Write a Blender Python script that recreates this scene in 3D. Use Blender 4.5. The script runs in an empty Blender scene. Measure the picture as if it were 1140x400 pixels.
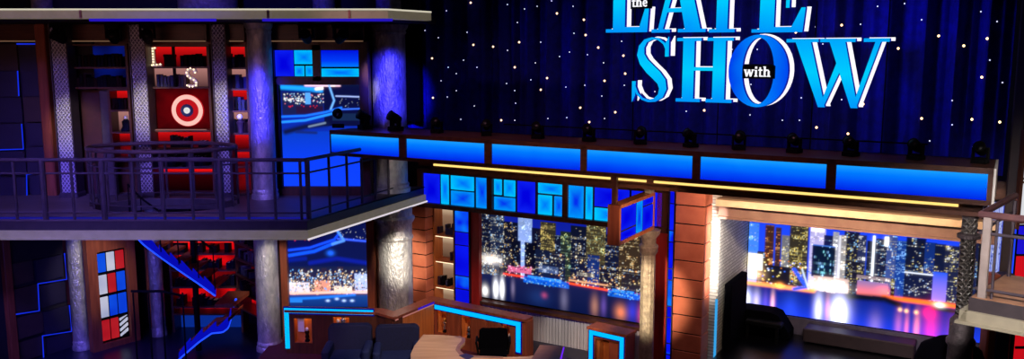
import bpy, bmesh, math, random
import numpy as np
from mathutils import Vector, Matrix

random.seed(7)
RNG = np.random.default_rng(11)
PI = math.pi
SC = bpy.context.scene
COL = SC.collection

# ------------------------------------------------------------------ camera
F = 961.0
TH = math.radians(8.29)
CAMZ = 6.1
cam_data = bpy.data.cameras.new('camera')
cam_data.sensor_width = 36.0
cam_data.lens = F / 1140.0 * 36.0
cam_data.clip_end = 200
cam = bpy.data.objects.new('camera', cam_data)
cam.location = (0, 0, CAMZ)
cam.rotation_euler = (PI / 2 - TH, 0, 0)
COL.objects.link(cam)
SC.camera = cam
SC.view_settings.view_transform = 'Standard'
SC.view_settings.look = 'None'
SC.cycles.use_denoising = True
SC.cycles.sample_clamp_indirect = 4.0

FWD = Vector((0, math.cos(TH), -math.sin(TH)))
UPV = Vector((0, math.sin(TH), math.cos(TH)))


def ray(u, v):
    return Vector((1, 0, 0)) * ((u - 570) / F) + FWD + UPV * ((200 - v) / F)


def atY(u, v, Y):
    d = ray(u, v)
    return Vector((0, 0, CAMZ)) + d * (Y / d.y)


def atZ(u, v, z):
    d = ray(u, v)
    return Vector((0, 0, CAMZ)) + d * ((z - CAMZ) / d.z)


def xY(u, Y, v=200):
    return atY(u, v, Y).x


def zY(v, Y, u=570):
    return atY(u, v, Y).z


# ------------------------------------------------------------------ frames
class Frame:
    """local axes: x along the face, y away from the viewer, z up"""
    def __init__(self, o, ax, ay):
        self.o = Vector(o)
        self.ax = Vector(ax).normalized()
        self.ay = Vector(ay).normalized()
        self.az = Vector((0, 0, 1))

    def p(self, x, y, z):
        return self.o + self.ax * x + self.ay * y + self.az * z

    def hit(self, u, v, y=0.0):
        """(x, z) where the sight line of a photo point meets the plane y"""
        d = ray(u, v)
        c = Vector((0, 0, CAMZ))
        t = (y + (self.o - c).dot(self.ay)) / d.dot(self.ay)
        q = c + d * t - self.o
        return q.dot(self.ax), q.z


W = Frame((0, 0, 0), (1, 0, 0), (0, 1, 0))
PX = Vector((0.8645, -0.5027, 0))
PB = Vector((0.5027, 0.8645, 0))          # away from the audience
_o = atY(367, 145, 17.0)
P = Frame((_o.x, _o.y, 0), PX, PB)        # the portal's frame: y = depth behind the ledge face


def frame_between(a, b):
    a = Vector((a.x, a.y, 0)); b = Vector((b.x, b.y, 0))
    ax = (b - a).normalized()
    ay = Vector((-ax.y, ax.x, 0))
    if ay.y < 0:
        ay = -ay
    f = Frame(a, ax, ay)
    f.len = (b - a).length
    return f


# ------------------------------------------------------------------ colour and materials
def lin(c):
    c = c / 255.0
    return c / 12.92 if c <= 0.04045 else ((c + 0.055) / 1.055) ** 2.4


def rgb(r, g, b):
    return (lin(r), lin(g), lin(b), 1.0)


def new_mat(name):
    m = bpy.data.materials.new(name)
    m.use_nodes = True
    nt = m.node_tree
    for n in list(nt.nodes):
        nt.nodes.remove(n)
    out = nt.nodes.new('ShaderNodeOutputMaterial')
    return m, nt, out


def surf(name, c1, c2=None, rough=0.6, metal=0.0, scale=6.0, stretch=(1, 1, 1), bump=0.0, bscale=None, coord='Object', detail=4, spec=0.4):
    m, nt, out = new_mat(name)
    b = nt.nodes.new('ShaderNodeBsdfPrincipled')
    b.inputs['Roughness'].default_value = rough
    b.inputs['Metallic'].default_value = metal
    b.inputs['Specular IOR Level'].default_value = spec
    tc = nt.nodes.new('ShaderNodeTexCoord')
    mp = nt.nodes.new('ShaderNodeMapping')
    mp.inputs['Scale'].default_value = stretch
    nt.links.new(tc.outputs[coord], mp.inputs['Vector'])
    nz = nt.nodes.new('ShaderNodeTexNoise')
    nz.inputs['Scale'].default_value = scale
    nz.inputs['Detail'].default_value = detail
    nt.links.new(mp.outputs['Vector'], nz.inputs['Vector'])
    rp = nt.nodes.new('ShaderNodeValToRGB')
    rp.color_ramp.elements[0].position = 0.3
    rp.color_ramp.elements[1].position = 0.7
    rp.color_ramp.elements[0].color = rgb(*c1)
    rp.color_ramp.elements[1].color = rgb(*(c2 or c1))
    nt.links.new(nz.outputs['Fac'], rp.inputs['Fac'])
    nt.links.new(rp.outputs['Color'], b.inputs['Base Color'])
    if bump:
        bn = nt.nodes.new('ShaderNodeBump')
        bn.inputs['Strength'].default_value = bump
        bn.inputs['Distance'].default_value = 0.03
        n2 = nt.nodes.new('ShaderNodeTexNoise')
        n2.inputs['Scale'].default_value = bscale or scale
        n2.inputs['Detail'].default_value = 3
        nt.links.new(mp.outputs['Vector'], n2.inputs['Vector'])
        nt.links.new(n2.outputs['Fac'], bn.inputs['Height'])
        nt.links.new(bn.outputs['Normal'], b.inputs['Normal'])
    nt.links.new(b.outputs['BSDF'], out.inputs['Surface'])
    return m


def lattice_metal(name, c1, c2, freq=26, rough=0.35):
    m, nt, out = new_mat(name)
    b = nt.nodes.new('ShaderNodeBsdfPrincipled')
    b.inputs['Roughness'].default_value = rough
    b.inputs['Metallic'].default_value = 0.2
    tc = nt.nodes.new('ShaderNodeTexCoord')
    sep = nt.nodes.new('ShaderNodeSeparateXYZ')
    nt.links.new(tc.outputs['Object'], sep.inputs[0])

    def mth(op, a, bb):
        n = nt.nodes.new('ShaderNodeMath'); n.operation = op
        for i, q in enumerate((a, bb)):
            if isinstance(q, (int, float)):
                n.inputs[i].default_value = q
            elif q is not None:
                nt.links.new(q, n.inputs[i])
        return n.outputs[0]
    zz = mth('MULTIPLY', sep.outputs['Z'], freq * 0.75)
    xx = mth('MULTIPLY', sep.outputs['X'], freq)
    s1 = mth('ABSOLUTE', mth('SINE', mth('ADD', xx, zz), 0), 0)
    s2 = mth('ABSOLUTE', mth('SINE', mth('SUBTRACT', xx, zz), 0), 0)
    h = mth('MINIMUM', s1, s2)
    rp = nt.nodes.new('ShaderNodeValToRGB')
    rp.color_ramp.elements[0].position = 0.18
    rp.color_ramp.elements[1].position = 0.5
    rp.color_ramp.elements[0].color = rgb(*c2)
    rp.color_ramp.elements[1].color = rgb(*c1)
    nt.links.new(h, rp.inputs['Fac'])
    nt.links.new(rp.outputs['Color'], b.inputs['Base Color'])
    bn = nt.nodes.new('ShaderNodeBump')
    bn.inputs['Strength'].default_value = 0.8
    bn.inputs['Distance'].default_value = 0.03
    bn.invert = True
    nt.links.new(h, bn.inputs['Height'])
    nt.links.new(bn.outputs['Normal'], b.inputs['Normal'])
    nt.links.new(b.outputs['BSDF'], out.inputs['Surface'])
    return m


def wood(name, c1, c2, rough=0.4, scale=3.0, vertical=True):
    return surf(name, c1, c2, rough, 0, scale, (6, 6, 0.6) if vertical else (0.7, 6, 6), 0.05, 8)


def emis(name, c, strength=1.0):
    m, nt, out = new_mat(name)
    e = nt.nodes.new('ShaderNodeEmission')
    e.inputs['Color'].default_value = rgb(*c)
    e.inputs['Strength'].default_value = strength
    nt.links.new(e.outputs[0], out.inputs['Surface'])
    return m


def emis_ramp(name, stops, axis='Z', strength=1.0, noise=0.0):
    """an emissive face with its light gradient built in: colour runs across the panel's own generated coordinates"""
    m, nt, out = new_mat(name)
    e = nt.nodes.new('ShaderNodeEmission')
    e.inputs['Strength'].default_value = strength
    tc = nt.nodes.new('ShaderNodeTexCoord')
    sep = nt.nodes.new('ShaderNodeSeparateXYZ')
    nt.links.new(tc.outputs['Generated'], sep.inputs[0])
    rp = nt.nodes.new('ShaderNodeValToRGB')
    cr = rp.color_ramp
    while len(cr.elements) < len(stops):
        cr.elements.new(0.5)
    for el, (pos, c) in zip(cr.elements, stops):
        el.position = pos
        el.color = rgb(*c)
    src = sep.outputs[axis]
    if noise:
        nz = nt.nodes.new('ShaderNodeTexNoise')
        nz.inputs['Scale'].default_value = 2.5
        nt.links.new(tc.outputs['Object'], nz.inputs['Vector'])
        mm = nt.nodes.new('ShaderNodeMath'); mm.operation = 'MULTIPLY_ADD'
        mm.inputs[1].default_value = noise
        nt.links.new(nz.outputs['Fac'], mm.inputs[0])
        nt.links.new(src, mm.inputs[2])
        m2 = nt.nodes.new('ShaderNodeMath'); m2.operation = 'SUBTRACT'
        nt.links.new(mm.outputs[0], m2.inputs[0]); m2.inputs[1].default_value = noise * 0.5
        src = m2.outputs[0]
    nt.links.new(src, rp.inputs['Fac'])
    nt.links.new(rp.outputs['Color'], e.inputs['Color'])
    nt.links.new(e.outputs[0], out.inputs['Surface'])
    return m


def emis_pane(name, c_edge, c_mid, strength=1.0, power=1.6):
    """one glowing pane of stained glass: bright border, deeper middle"""
    m, nt, out = new_mat(name)
    e = nt.nodes.new('ShaderNodeEmission')
    e.inputs['Strength'].default_value = strength
    tc = nt.nodes.new('ShaderNodeTexCoord')
    sep = nt.nodes.new('ShaderNodeSeparateXYZ')
    nt.links.new(tc.outputs['Generated'], sep.inputs[0])

    def mth(op, a, b=0.0):
        n = nt.nodes.new('ShaderNodeMath'); n.operation = op
        for i, q in enumerate((a, b)):
            if isinstance(q, (int, float)): n.inputs[i].default_value = q
            else: nt.links.new(q, n.inputs[i])
        return n.outputs[0]
    dx = mth('ABSOLUTE', mth('SUBTRACT', sep.outputs['X'], 0.5))
    dz = mth('ABSOLUTE', mth('SUBTRACT', sep.outputs['Z'], 0.5))
    nz = nt.nodes.new('ShaderNodeTexNoise'); nz.inputs['Scale'].default_value = 3.0
    nt.links.new(tc.outputs['Object'], nz.inputs['Vector'])
    d = mth('MULTIPLY', mth('MAXIMUM', dx, dz), 2.0)
    d = mth('POWER', d, power)
    d = mth('ADD', d, mth('MULTIPLY', mth('SUBTRACT', nz.outputs['Fac'], 0.5), 0.9))
    mx = nt.nodes.new('ShaderNodeMix'); mx.data_type = 'RGBA'; mx.clamp_factor = True
    nt.links.new(d, mx.inputs[0])
    mx.inputs[6].default_value = rgb(*c_mid); mx.inputs[7].default_value = rgb(*c_edge)
    nt.links.new(mx.outputs[2], e.inputs['Color'])
    nt.links.new(e.outputs[0], out.inputs['Surface'])
    return m


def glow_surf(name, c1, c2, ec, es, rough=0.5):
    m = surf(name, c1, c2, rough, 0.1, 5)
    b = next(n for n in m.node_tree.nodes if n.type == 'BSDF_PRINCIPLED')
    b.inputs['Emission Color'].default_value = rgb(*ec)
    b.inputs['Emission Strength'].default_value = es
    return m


def emis_glow(name, c_edge, c_mid, lo=0.25, hi=0.62, scale=1.6, strength=1.0):
    """cloudy stained glass lit from behind"""
    m, nt, out = new_mat(name)
    e = nt.nodes.new('ShaderNodeEmission')
    e.inputs['Strength'].default_value = strength
    tc = nt.nodes.new('ShaderNodeTexCoord')
    nz = nt.nodes.new('ShaderNodeTexNoise')
    nz.inputs['Scale'].default_value = scale
    nz.inputs['Detail'].default_value = 1.0
    nt.links.new(tc.outputs['Object'], nz.inputs['Vector'])
    rp = nt.nodes.new('ShaderNodeValToRGB')
    rp.color_ramp.elements[0].position = lo
    rp.color_ramp.elements[1].position = hi
    rp.color_ramp.elements[0].color = rgb(*c_edge)
    rp.color_ramp.elements[1].color = rgb(*c_mid)
    nt.links.new(nz.outputs['Fac'], rp.inputs['Fac'])
    nt.links.new(rp.outputs['Color'], e.inputs['Color'])
    nt.links.new(e.outputs[0], out.inputs['Surface'])
    return m


def brick_mat(name, c1, c2, cm, bw=0.26, bh=0.085):
    m, nt, out = new_mat(name)
    b = nt.nodes.new('ShaderNodeBsdfPrincipled')
    b.inputs['Roughness'].default_value = 0.8
    tc = nt.nodes.new('ShaderNodeTexCoord')
    sep = nt.nodes.new('ShaderNodeSeparateXYZ')
    nt.links.new(tc.outputs['Object'], sep.inputs[0])
    ad = nt.nodes.new('ShaderNodeMath'); ad.operation = 'ADD'
    nt.links.new(sep.outputs['X'], ad.inputs[0]); nt.links.new(sep.outputs['Y'], ad.inputs[1])
    cb = nt.nodes.new('ShaderNodeCombineXYZ')
    nt.links.new(ad.outputs[0], cb.inputs[0]); nt.links.new(sep.outputs['Z'], cb.inputs[1])
    bt = nt.nodes.new('ShaderNodeTexBrick')
    bt.inputs['Scale'].default_value = 1.0
    bt.inputs['Brick Width'].default_value = bw
    bt.inputs['Row Height'].default_value = bh
    bt.inputs['Mortar Size'].default_value = 0.008
    bt.inputs['Color1'].default_value = rgb(*c1)
    bt.inputs['Color2'].default_value = rgb(*c2)
    bt.inputs['Mortar'].default_value = rgb(*cm)
    nt.links.new(cb.outputs[0], bt.inputs['Vector'])
    nt.links.new(bt.outputs['Color'], b.inputs['Base Color'])
    bn = nt.nodes.new('ShaderNodeBump')
    bn.inputs['Strength'].default_value = 0.7
    bn.inputs['Distance'].default_value = 0.02
    bn.invert = True
    nt.links.new(bt.outputs['Fac'], bn.inputs['Height'])
    nt.links.new(bn.outputs['Normal'], b.inputs['Normal'])
    nt.links.new(b.outputs['BSDF'], out.inputs['Surface'])
    return m


def vcol_mat(name, strength=1.0):
    m, nt, out = new_mat(name)
    e = nt.nodes.new('ShaderNodeEmission')
    e.inputs['Strength'].default_value = strength
    a = nt.nodes.new('ShaderNodeVertexColor')
    a.layer_name = 'Picture'
    nt.links.new(a.outputs['Color'], e.inputs['Color'])
    nt.links.new(e.outputs[0], out.inputs['Surface'])
    return m


M = dict(
    stage=surf('stage_floor', (14, 14, 40), (22, 20, 52), 0.32, 0, 3),
    carpet=surf('red_carpet', (70, 14, 34), (92, 22, 44), 0.9, 0, 20, bump=0.2, bscale=80),
    deckfloor=surf('deck_boards', (78, 66, 66), (102, 88, 84), 0.5, 0, 4, (0.6, 5, 1)),
    deckface=surf('deck_face', (46, 40, 44), (58, 50, 54), 0.5),
    trim=glow_surf('pale_glow_trim', (120, 114, 100), (140, 132, 114), (150, 138, 112), 0.30),  # slight emission stands in for warm light on the trim
    led_white=emis('led_white_strip', (255, 246, 220), 0.8),
    led_blue=emis('led_blue_strip', (18, 40, 255), 1.3),
    led_cyan=emis('led_cyan_strip', (0, 176, 255), 1.25),
    led_dimblue=emis('led_dim_blue_strip', (22, 48, 235), 0.9),
    led_yellow=emis('led_yellow_strip', (255, 216, 120), 1.25),
    led_red=emis('led_red_strip', (255, 40, 30), 1.1),
    darkwall=surf('dark_wall', (24, 20, 30), (32, 26, 38), 0.8),
    black=surf('stage_black', (4, 4, 7), (8, 8, 12), 0.6, spec=0.1),
    blacksoft=surf('black_cloth', (3, 3, 8), (6, 6, 12), 0.95, spec=0.03),
    brown=wood('dark_wood', (62, 34, 26), (86, 48, 34)),
    brownh=wood('dark_wood_horizontal', (66, 38, 30), (92, 54, 40), vertical=False),
    redwood=wood('red_wood', (112, 54, 38), (146, 76, 52), 0.4),
    orange=wood('orange_wood', (176, 98, 48), (206, 124, 66), 0.4),
    maple=wood('maple_top', (204, 160, 128), (228, 188, 154), 0.35, vertical=False),
    maple2=wood('maple_edge', (150, 104, 90), (172, 124, 104), 0.35, vertical=False),
    block=surf('terracotta_block', (178, 92, 66), (204, 114, 84), 0.6, 0, 3, bump=0.15, bscale=30),
    redpost=surf('red_post', (150, 30, 26), (176, 42, 34), 0.5, 0, 3, (4, 4, 0.5)),
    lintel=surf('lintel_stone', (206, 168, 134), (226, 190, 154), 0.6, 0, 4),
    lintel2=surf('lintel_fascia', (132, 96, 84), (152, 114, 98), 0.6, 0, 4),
    silver=surf('hammered_silver', (150, 146, 150), (205, 200, 198), 0.42, 0.55, 9, (1, 1, 0.5), 1.0, 24),
    silver2=surf('fluted_pale_metal', (150, 138, 124), (196, 182, 160), 0.5, 0.25, 12, (1, 1, 1), 0.8, 30),
    lattice=lattice_metal('lattice_metal', (112, 108, 122), (226, 222, 228), 44),
    lattice_d=lattice_metal('lattice_metal_warm', (74, 70, 68), (118, 112, 106), 44),
    rail=surf('railing_metal', (58, 50, 58), (72, 62, 70), 0.5, 0.3),
    railr=surf('railing_bronze', (66, 52, 52), (82, 66, 64), 0.5, 0.2),
    brick=brick_mat('white_brick', (206, 202, 192), (176, 172, 164), (128, 124, 120), .2, .062),
    curtain=surf('navy_velvet', (6, 6, 120), (10, 10, 160), 0.9, 0, 8),
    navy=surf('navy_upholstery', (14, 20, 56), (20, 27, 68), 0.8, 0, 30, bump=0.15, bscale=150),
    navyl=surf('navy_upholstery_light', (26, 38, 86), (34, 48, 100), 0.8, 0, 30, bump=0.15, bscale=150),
    paleslat=surf('pale_slats', (150, 144, 150), (190, 184, 186), 0.7, 0, 3, (30, 30, 0.3)),
    panel=surf('dark_blue_panel', (30, 26, 52), (40, 34, 62), 0.55, 0, 4),
    panel2=surf('brown_panel', (52, 38, 42), (64, 48, 50), 0.55, 0, 4),
    fixture=surf('fixture_black', (5, 5, 8), (9, 9, 12), 0.7, spec=0.08),
    lens=surf('fixture_lens', (6, 6, 10), (12, 12, 18), 0.3, spec=0.15),
    book=[surf('book_%s' % n, a, b, 0.7) for n, a, b in (('navy', (20, 24, 60), (28, 34, 74)), ('plum', (46, 26, 48), (56, 34, 56)), ('slate', (50, 54, 74), (64, 68, 88)), ('tan', (96, 76, 62), (112, 90, 74)))],
    bookd=[surf('bookdark_%s' % n, a, b, 0.8, spec=0.1) for n, a, b in (('black', (10, 8, 12), (15, 12, 18)), ('wine', (24, 9, 12), (32, 13, 17)), ('ink', (12, 12, 28), (18, 18, 38)))],
    page=surf('page_paper', (150, 140, 120), (170, 158, 136), 0.8),
    white=surf('white_paint', (215, 212, 206), (230, 226, 220), 0.5),
    gold=surf('gold_figure', (190, 140, 60), (220, 170, 90), 0.3, 0.8),
    chrome=surf('chrome', (190, 190, 195), (220, 220, 225), 0.2, 0.9),
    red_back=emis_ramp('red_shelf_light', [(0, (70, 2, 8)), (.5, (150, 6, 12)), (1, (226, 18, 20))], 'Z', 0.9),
    redd_back=emis_pane('deep_red_shelf_light', (60, 2, 8), (128, 6, 14), 0.7),
    red_low=emis_glow('red_low_light', (120, 0, 6), (255, 14, 22), 0.4, 0.6, 2.2, 0.9),
    blue_back=emis_glow('blue_shelf_light', (4, 8, 60), (8, 26, 130), 0.35, 0.65, 1.5, 0.8),
    pinkshelf=emis_ramp('pink_self_lit_plaster', [(0, (96, 60, 62)), (1, (186, 128, 122))], 'Z', 0.85),  # emission ramp takes the place of shelf lamps on the plaster
    bulb=emis('warm_bulb', (255, 208, 156), 3.2),
    bulbw=emis('cool_bulb', (205, 205, 250), 1.5),
    bulbm=emis('marquee_bulb', (255, 225, 180), 2.2),
    nlight=emis('niche_light', (255, 190, 110), 6.0),
)

# ------------------------------------------------------------------ mesh builder


class MB:
    def __init__(self):
        self.v, self.f = [], []

    def add(self, vs, fs):
        b = len(self.v)
        self.v += [Vector(q) for q in vs]
        self.f += [tuple(b + i for i in q) for q in fs]
        return self

    def box(self, fr, x0, x1, y0, y1, z0, z1):
        vs = [fr.p(x, y, z) for z in (z0, z1) for y in (y0, y1) for x in (x0, x1)]
        return self.add(vs, [(0, 2, 3, 1), (4, 5, 7, 6), (0, 1, 5, 4), (2, 6, 7, 3), (0, 4, 6, 2), (1, 3, 7, 5)])

    def bbox(self, fr, x0, x1, y0, y1, z0, z1, c=0.02):
        """box whose upright front edges and top are chamfered"""
        poly = [(x0, y1), (x0, y0 + c), (x0 + c, y0), (x1 - c, y0), (x1, y0 + c), (x1, y1)]
        n = len(poly)
        cx, cy = (x0 + x1) / 2, (y0 + y1) / 2
        sx, sy = 1 - 2 * c / max(x1 - x0, 1e-3), 1 - 2 * c / max(y1 - y0, 1e-3)
        vs = [fr.p(x, y, z0) for x, y in poly] + [fr.p(x, y, z1 - c) for x, y in poly]
        vs += [fr.p(cx + (x - cx) * sx, cy + (y - cy) * sy, z1) for x, y in poly]
        fs = [tuple(range(n))[::-1], tuple(range(2 * n, 3 * n))]
        for k in range(2):
            for i in range(n):
                j = (i + 1) % n
                fs.append((k * n + i, k * n + j, (k + 1) * n + j, (k + 1) * n + i))
        return self.add(vs, fs)

    def prism(self, fr, poly, y0, y1):
        """polygon in (x, z) pushed along y"""
        n = len(poly)
        vs = [fr.p(x, y0, z) for x, z in poly] + [fr.p(x, y1, z) for x, z in poly]
        fs = [tuple(range(n)), tuple(range(n, 2 * n))[::-1]]
        fs += [(i, n + i, n + (i + 1) % n, (i + 1) % n) for i in range(n)]
        return self.add(vs, fs)

    def slab(self, pts, z0, z1):
        """polygon in world (x, y) between two heights"""
        n = len(pts)
        vs = [Vector((q[0], q[1], z0)) for q in pts] + [Vector((q[0], q[1], z1)) for q in pts]
        fs = [tuple(range(n))[::-1], tuple(range(n, 2 * n))]
        fs += [(i, (i + 1) % n, n + (i + 1) % n, n + i) for i in range(n)]
        return self.add(vs, fs)

    def ring_prism(self, fr, outer, inner, y0, y1):
        n = len(outer)
        vs = []
        for y in (y0, y1):
            vs += [fr.p(x, y, z) for x, z in outer] + [fr.p(x, y, z) for x, z in inner]
        fs = []
        for i in range(n):
            j = (i + 1) % n
            fs += [(i, j, n + j, n + i), (2 * n + i, 3 * n + i, 3 * n + j, 2 * n + j), (i, 2 * n + i, 2 * n + j, j), (n + i, n + j, 3 * n + j, 3 * n + i)]
        return self.add(vs, fs)

    def ribbon(self, fr, pts, widths, y0, y1):
        """a stroke of varying width in (x, z), pushed along y"""
        L, R = [], []
        for i, (x, z) in enumerate(pts):
            a = pts[max(i - 1, 0)]; b = pts[min(i + 1, len(pts) - 1)]
            dx, dz = b[0] - a[0], b[1] - a[1]
            d = math.hypot(dx, dz) or 1
            w = widths[i] / 2 if not isinstance(widths, (int, float)) else widths / 2
            L.append((x - dz / d * w, z + dx / d * w)); R.append((x + dz / d * w, z - dx / d * w))
        n = len(pts)
        vs = []
        for y in (y0, y1):
            vs += [fr.p(x, y, z) for x, z in L] + [fr.p(x, y, z) for x, z in R]
        fs = []
        for i in range(n - 1):
            j = i + 1
            fs += [(i, j, n + j, n + i), (2 * n + i, 3 * n + i, 3 * n + j, 2 * n + j), (i, 2 * n + i, 2 * n + j, j), (n + i, n + j, 3 * n + j, 3 * n + i)]
        fs += [(0, n, 3 * n, 2 * n), (n - 1, 3 * n - 1, 4 * n - 1, 2 * n - 1)]
        return self.add(vs, fs)

    def tube(self, pts, r, n=8, closed=False):
        pts = [Vector(q) for q in pts]
        m = len(pts)
        vs = []
        for i, q in enumerate(pts):
            a = pts[(i - 1) % m] if closed else pts[max(i - 1, 0)]
            b = pts[(i + 1) % m] if closed else pts[min(i + 1, m - 1)]
            t = (b - a).normalized()
            s = t.cross(Vector((0, 0, 1)))
            if s.length < 1e-3:
                s = Vector((1, 0, 0))
            s.normalize()
            c = s.cross(t).normalized()
            for k in range(n):
                an = 2 * PI * k / n + PI / n
                vs.append(q + (s * math.cos(an) + c * math.sin(an)) * r)
        fs = []
        for i in range(m if closed else m - 1):
            j = (i + 1) % m
            for k in range(n):
                l = (k + 1) % n
                fs.append((i * n + k, i * n + l, j * n + l, j * n + k))
        if not closed:
            fs += [tuple(range(n))[::-1], tuple(range((m - 1) * n, m * n))]
        return self.add(vs, fs)

    def lathe(self, c, prof, n=24, flutes=0, fdepth=0.0):
        """profile of (radius, z) about a vertical axis through c"""
        c = Vector(c)
        vs = []
        for r, z in prof:
            for k in range(n):
                an = 2 * PI * k / n
                rr = r * (1 - fdepth * (0.5 + 0.5 * math.cos(flutes * an))) if flutes else r
                vs.append(c + Vector((rr * math.cos(an), rr * math.sin(an), z)))
        fs = []
        for i in range(len(prof) - 1):
            for k in range(n):
                l = (k + 1) % n
                fs.append((i * n + k, i * n + l, (i + 1) * n + l, (i + 1) * n + k))
        fs += [tuple(range(n))[::-1], tuple(range((len(prof) - 1) * n, len(prof) * n))]
        return self.add(vs, fs)

    def ball(self, c, r, n=8, m=6, sz=1.0):
        prof = [(max(r * math.sin(PI * i / m), 1e-4), -r * sz * math.cos(PI * i / m)) for i in range(m + 1)]
        return self.lathe(c, prof, n)

    def build(self, name, mat, parent=None, smooth=False, bevel=0.0, sub=0):
        if parent is None:
            lo = Vector(tuple(min(q[i] for q in self.v) for i in range(3)))
            hi = Vector(tuple(max(q[i] for q in self.v) for i in range(3)))
            base = Vector(((lo.x + hi.x) / 2, (lo.y + hi.y) / 2, lo.z))
        else:
            base = world_loc(parent)
        me = bpy.data.meshes.new(name)
        me.from_pydata([tuple(q - base) for q in self.v], [], self.f)
        bm = bmesh.new(); bm.from_mesh(me)
        bmesh.ops.recalc_face_normals(bm, faces=bm.faces)
        bm.to_mesh(me); bm.free()
        if smooth:
            for pl in me.polygons:
                pl.use_smooth = True
            try:
                me.set_sharp_from_angle(angle=math.radians(45))
            except Exception:
                pass
        me.materials.append(mat)
        o = bpy.data.objects.new(name, me)
        COL.objects.link(o)
        if parent is None:
            o.location = base
        else:
            o.parent = parent
        if bevel:
            md = o.modifiers.new('edge', 'BEVEL'); md.width = bevel; md.segments = 2; md.limit_method = 'ANGLE'
        if sub:
            md = o.modifiers.new('smooth', 'SUBSURF'); md.levels = sub; md.render_levels = sub
        return o


def world_loc(o):
    q = Vector((0, 0, 0))
    while o is not None:
        q += Vector(o.location)
        o = o.parent
    return q


def tag(o, label=None, cat=None, group=None, kind=None):
    if label: o['label'] = label
    if cat: o['category'] = cat
    if group: o['group'] = group
    if kind: o['kind'] = kind
    return o


def thing(name, label, cat, loc=(0, 0, 0), group=None, kind=None):
    o = bpy.data.objects.new(name, None)
    o.empty_display_size = 0.1
    COL.objects.link(o)
    o.location = loc
    return tag(o, label, cat, group, kind)


def struct(o, label=None, cat=None):
    return tag(o, label, cat, kind='structure')


def dup(root, loc, rotz=None, label=None, group=None, scale=None):
    r = root.copy(); COL.objects.link(r)
    r.location = loc
    if rotz is not None: r.rotation_euler = (0, 0, rotz)
    if scale is not None: r.scale = scale
    if label: r['label'] = label
    if group: r['group'] = group
    for ch in list(root.children):
        c = ch.copy(); COL.objects.link(c); c.parent = r
        for g in ch.children:
            d = g.copy(); COL.objects.link(d); d.parent = c
    return r
# ------------------------------------------------------------------ video pictures
LC = lambda c: np.array([lin(max(0, min(255, q))) for q in c])


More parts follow.
